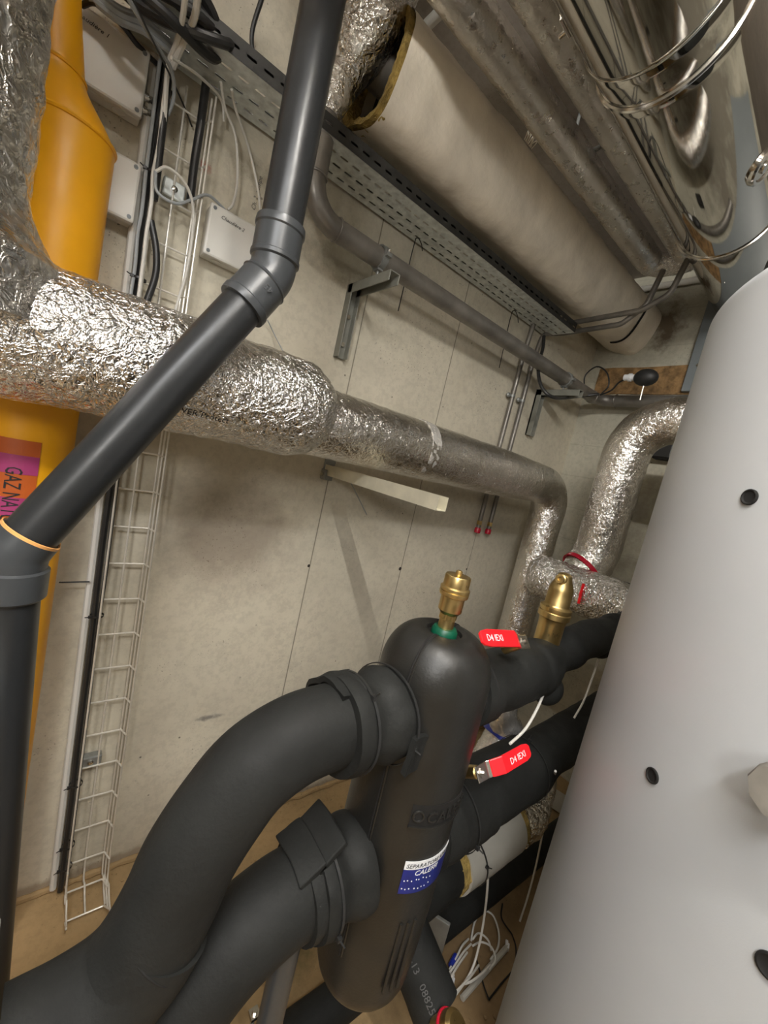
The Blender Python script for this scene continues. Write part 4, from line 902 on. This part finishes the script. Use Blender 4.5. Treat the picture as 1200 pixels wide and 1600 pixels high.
coil = [([(736, 1470), (742, 1440), (755, 1424), (770, 1430), (779, 1455), (778, 1480), (766, 1500)], 'tallest white cable loop on the floor'),
        ([(738, 1468), (748, 1458), (762, 1468), (768, 1485)], 'small inner white cable loop on the floor'),
        ([(738, 1478), (752, 1472), (768, 1480), (774, 1500), (764, 1515)], 'middle white cable loop on the floor'),
        ([(732, 1467), (722, 1478), (712, 1498), (702, 1515)], 'left white cable running to the blue tape'),
        ([(736, 1475), (724, 1488), (708, 1512), (700, 1522)], 'second white cable running to the blue tape'),
        ([(730, 1488), (716, 1508), (706, 1525), (704, 1535)], 'white cable ending at the white connector'),
        ([(748, 1508), (735, 1526), (720, 1542), (706, 1556)], 'white cable along the lower side of the coil'),
        ([(766, 1508), (752, 1522), (735, 1534), (722, 1538)], 'white cable crossing under the coil to the connector')]
for i, (pp, lb_) in enumerate(coil):
    cable('cable', [P(x, y, 2, .012+.02*math.sin(PI*j/(len(pp)-1))+.004*i) for j, (x, y) in enumerate(pp)], .0034, 'cabw', lb_, group='white cables tangled on the floor', seg=6)
q = P(709, 1501, 2, .03); bm = bmesh.new(); sweep(bm, [P(713, 1494, 2, .035), P(705, 1510, 2, .03)], .011, 10); o = obj('tape_wrap', bm, 'bluetape'); tag(o, 'blue tape wrapped around two white cables on the floor', 'tape')
for (x, y, s, lb_) in ((705, 1534, .028, 'white cable connector block on the floor beside the printed black pipe'), (694, 1521, .022, 'small white connector above the connector block'), (793, 1477, .020, 'white end cap lying right of the white cable coil')):
    q = P(x, y, 2, .02); bm = bmesh.new(); box(bm, (q.x, q.y, .014), (s, s*.7, s*.8), Matrix.Rotation(.5, 3, 'Z')); box(bm, (q.x+s*.6, q.y+.01, .014), (s*.5, s*.5, s*.5), Matrix.Rotation(.5, 3, 'Z')); o = obj('connector', bm, 'white', smooth=False, bev=.002); tag(o, lb_, 'connector')
for pp, lb_ in (([(745, 1500), (756, 1540), (764, 1562)], 'dark wire from the cable coil to a point near the bottom edge'), ([(764, 1562), (785, 1535), (806, 1512)], 'dark wire slanting up towards the tank base'), ([(806, 1512), (806, 1480), (800, 1460)], 'dark wire upright beside the tank base'), ([(785, 1412), (784, 1435), (800, 1460)], 'dark bent wire above the cable coil')):
    cable('wire', [P(x, y, 2, .012) for x, y in pp], .0028, 'dark', lb_, 'wire', seg=6)
bm = bmesh.new(); sweep(bm, [P(722, 1560, 2, .012), P(792, 1480, 2, .014)], .009, 8); o = obj('conduit', bm, 'palepipe'); tag(o, 'thin grey tube on the floor under the white cable coil', 'conduit')
# rubble on the floor
rub = bmesh.new()
for k in range(140):
    x = random.uniform(.2, 2.4); y = random.choice([random.uniform(1.33, 1.40), random.uniform(.35, 1.3)]); s = random.uniform(.002, .007)
    bmesh.ops.create_icosphere(rub, subdivisions=1, radius=s, matrix=Matrix.Translation((x, y, s*.4)) @ Matrix.Diagonal((1, random.uniform(.6, 1.4), .6, 1)))
o = obj('rubble', rub, 'floor', smooth=False); o['kind'] = 'stuff'; tag(o, 'crumbs of mortar and grit scattered over the dusty floor', 'rubble')

# ================================================================ CONDUITS AT THE BACK CORNER
def conduit(xw, zb, px, label):
    t = thing('conduit', label, 'conduit', (xw, 1.38, zb))
    pts = [V(xw, 1.385, zb), V(xw+.004, 1.385, 2.30)]+px
    bm = bmesh.new(); sweep(bm, dense(fillet(pts, .06, 6), .05), .0125, 14); obj('tube', bm, 'pipe', t)
    bm = bmesh.new(); lathe(bm, [(.017, -.01), (.017, .012), (.012, .02)], (xw, 1.385, zb-.005), (0, 0, 1), 12); ob = obj('end_cap', bm, 'redtape', t); ob['label'] = 'dark red end cap'
    bm = bmesh.new(); lathe(bm, [(.015, 0), (.015, .02), (.012, .024)], (xw, 1.385, zb+.03), (0, 0, 1), 6); obj('nut', bm, 'brass', t)
    bm = bmesh.new(); ring(bm, (xw, 1.385, 2.10), (0, 0, 1), .0135, .002, 20, .012); sweep(bm, [(xw, 1.385, 2.10), (xw, 1.41, 2.10)], .004, 6); lathe(bm, [(.012, 0), (.012, .008), (.006, .012)], (xw-.024, 1.395, 2.10), (-.3, -1, 0), 10); obj('wall_clip', bm, 'galvd', t)
conduit(1.835, 1.365, [V(1.845, 1.372, 2.53), V(2.0, 1.33, 2.525), V(2.0, .93, 2.545), V(2.0, .83, 2.60), V(2.0, .80, 2.74)], 'left of two grey conduits rising in the back corner and bending right under the duct')
conduit(1.93, 1.365, [V(1.94, 1.372, 2.47), V(2.03, 1.34, 2.49), V(2.03, 1.02, 2.505), V(2.03, .93, 2.58), V(2.03, .90, 2.73)], 'right of two grey conduits rising in the back corner and bending right under the duct')
cable('cable', [P(850, 525, 1, 1.33), P(848, 545, 1, 1.31), P(841, 575, 1, 1.28), P(847, 606, 1, 1.22), P(868, 622, 1, 1.18), P(900, 620, 0, 2.25), P(935, 616, 0, 2.35)], .0085, 'cabk', 'black hose curving round the bare pipe in the back corner', 'hose', seg=12)
cable('cable', [P(914, 612, 0, 2.33), P(914, 588, 0, 2.33), P(932, 573, 0, 2.33), P(948, 582, 0, 2.33), P(951, 602, 0, 2.33), P(940, 615, 0, 2.34)], .0042, 'cabk', 'thin black cable loop left of the black rubber bulb')
cable('cable', [P(938, 617, 0, 2.35), P(955, 610, 0, 2.34), P(968, 597, 0, 2.33), P(985, 590, 0, 2.32)], .0045, 'cabk', 'thin black cable leading into the white collar of the bulb')
t = thing('rubber_bulb', 'black rubber bulb on a thin rod above the foil elbow', 'bulb', P(1003, 612, 0, 2.3))
c = P(1009, 590, 0, 2.3)
bm = bmesh.new(); bmesh.ops.create_uvsphere(bm, u_segments=32, v_segments=20, radius=.048, matrix=Matrix.Translation(c) @ Matrix.Diagonal((.85, 1.22, .9, 1))); obj('ball', bm, 'bulb', t)
bm = bmesh.new(); c2 = P(985, 590, 0, 2.3); lathe(bm, [(.016, -.03), (.016, -.01), (.021, -.008), (.021, .006), (.016, .008), (.016, .025)], c2, (c-c2), 16); obj('collar', bm, 'white', t)
bm = bmesh.new(); sweep(bm, [c, P(1000, 625, 0, 2.3)], .0035, 8); obj('rod', bm, 'wire', t)

# ================================================================ GREY PVC DRAIN PIPE
DYY, DR_ = .888, .041
eu = V(.312, DYY, 1.875); el = V(-.012, DYY, 1.285)
eu = P(432, 432, 1, DYY); el = P(36, 864, 1, DYY); el.x = -.030
top = V(.308, DYY, Z1)
eu.x = .308
t = thing('drain_pipe', 'dark grey plastic drain pipe with two elbows crossing in front of the foil pipe', 'drain pipe', (el.x, DYY, 0))
dv = (el-eu).normalized()
bm = bmesh.new(); sweep(bm, [top, eu+V(0, 0, .05)], DR_, 48); up_ = obj('upper_pipe', bm, 'pvc', t)
bm = bmesh.new(); sweep(bm, [eu+dv*.05, el-dv*.012], DR_, 48); obj('slanted_pipe', bm, 'pvc', t)
bm = bmesh.new(); sweep(bm, [el-V(0, 0, .04), V(el.x+.05, DYY, 0)], DR_, 48); lp = obj('lower_pipe', bm, 'pvc', t)
# upper elbow
bm = bmesh.new(); sweep(bm, fillet([eu+V(0, 0, .06), eu, eu+dv*.06], .06, 10), DR_+.004, 48); e1 = obj('elbow', bm, 'pvc_fit', t)
bm = bmesh.new(); lathe(bm, [(DR_+.001, .098), (DR_+.0075, .097), (DR_+.0085, .09), (DR_+.0085, .083), (DR_+.006, .080), (DR_+.006, .035), (DR_+.008, .033), (DR_+.008, .026), (DR_+.003, .022)], eu, (0, 0, 1), 48); obj('socket', bm, 'pvc_fit', e1)
bm = bmesh.new(); lathe(bm, [(DR_+.001, .098), (DR_+.0075, .097), (DR_+.0085, .09), (DR_+.0085, .083), (DR_+.006, .080), (DR_+.006, .030), (DR_+.008, .028), (DR_+.003, .020)], eu, dv, 48); obj('socket', bm, 'pvc_fit', e1)
# lower elbow: bevelled mouth round the slanted pipe, socket on the lower pipe
bm = bmesh.new(); sweep(bm, fillet([el-dv*.038, el, el-V(0, 0, .035)], .05, 10), [DR_+.005]+[DR_+.006]*11+[DR_+.004], 48); e2 = obj('elbow', bm, 'pvc_fit', t)
bm = bmesh.new(); lathe(bm, [(DR_+.001, .034), (DR_+.004, .041), (DR_+.0055, .040), (DR_+.005, .034)], el, -dv, 48, cap=False); ob = obj('mouth_ring', bm, 'reflectlip', e2)
bm = bmesh.new(); lathe(bm, [(DR_+.004, .024), (DR_+.0095, .028), (DR_+.0095, .075), (DR_+.006, .079), (DR_+.001, .080)], el, (0, 0, -1), 48); obj('socket', bm, 'pvc_fit', e2)
# tiny print up the upper pipe
hh = hit_cyl(478, 300, (eu.x, DYY), DR_); th = math.atan2(hh.y-DYY, hh.x-eu.x)
text('print', '- -- -- - --- -- - -- --', .008, lambda x, y, h: Vector((eu.x+(DR_+.0008+h)*math.cos(th+y/DR_), DYY+(DR_+.0008+h)*math.sin(th+y/DR_), 2.0+x)), 'black', up_, .0003)
text('moulded_mark', '45', .018, lambda x, y, h: eu+dv*(.042+y)+((CAM-eu)-dv*(CAM-eu).dot(dv)).normalized()*(DR_+.0055+h)+dv.cross(((CAM-eu)-dv*(CAM-eu).dot(dv)).normalized())*(x-.02), 'pvc_fit', e1, .0012)
hh = hit_cyl(2, 1465, (el.x, DYY), DR_); th = math.atan2(hh.y-DYY, hh.x-el.x)
bm = bmesh.new(); lathe(bm, [(DR_+.0004, 0), (DR_+.0012, .001), (DR_+.0012, .05), (DR_+.0004, .051)], (el.x, DYY, hh.z+.0), (0, 0, 1), 48)
bmesh.ops.delete(bm, geom=[f for f in bm.faces if math.cos(math.atan2(f.calc_center_median().y-DYY, f.calc_center_median().x-el.x)-(th-.5)) < math.cos(.6) or len(f.verts) > 4], context='FACES')
bmesh.ops.solidify(bm, geom=bm.faces[:], thickness=-.0004)
st = obj('sticker', bm, 'white', lp); st['label'] = 'white and teal sticker'
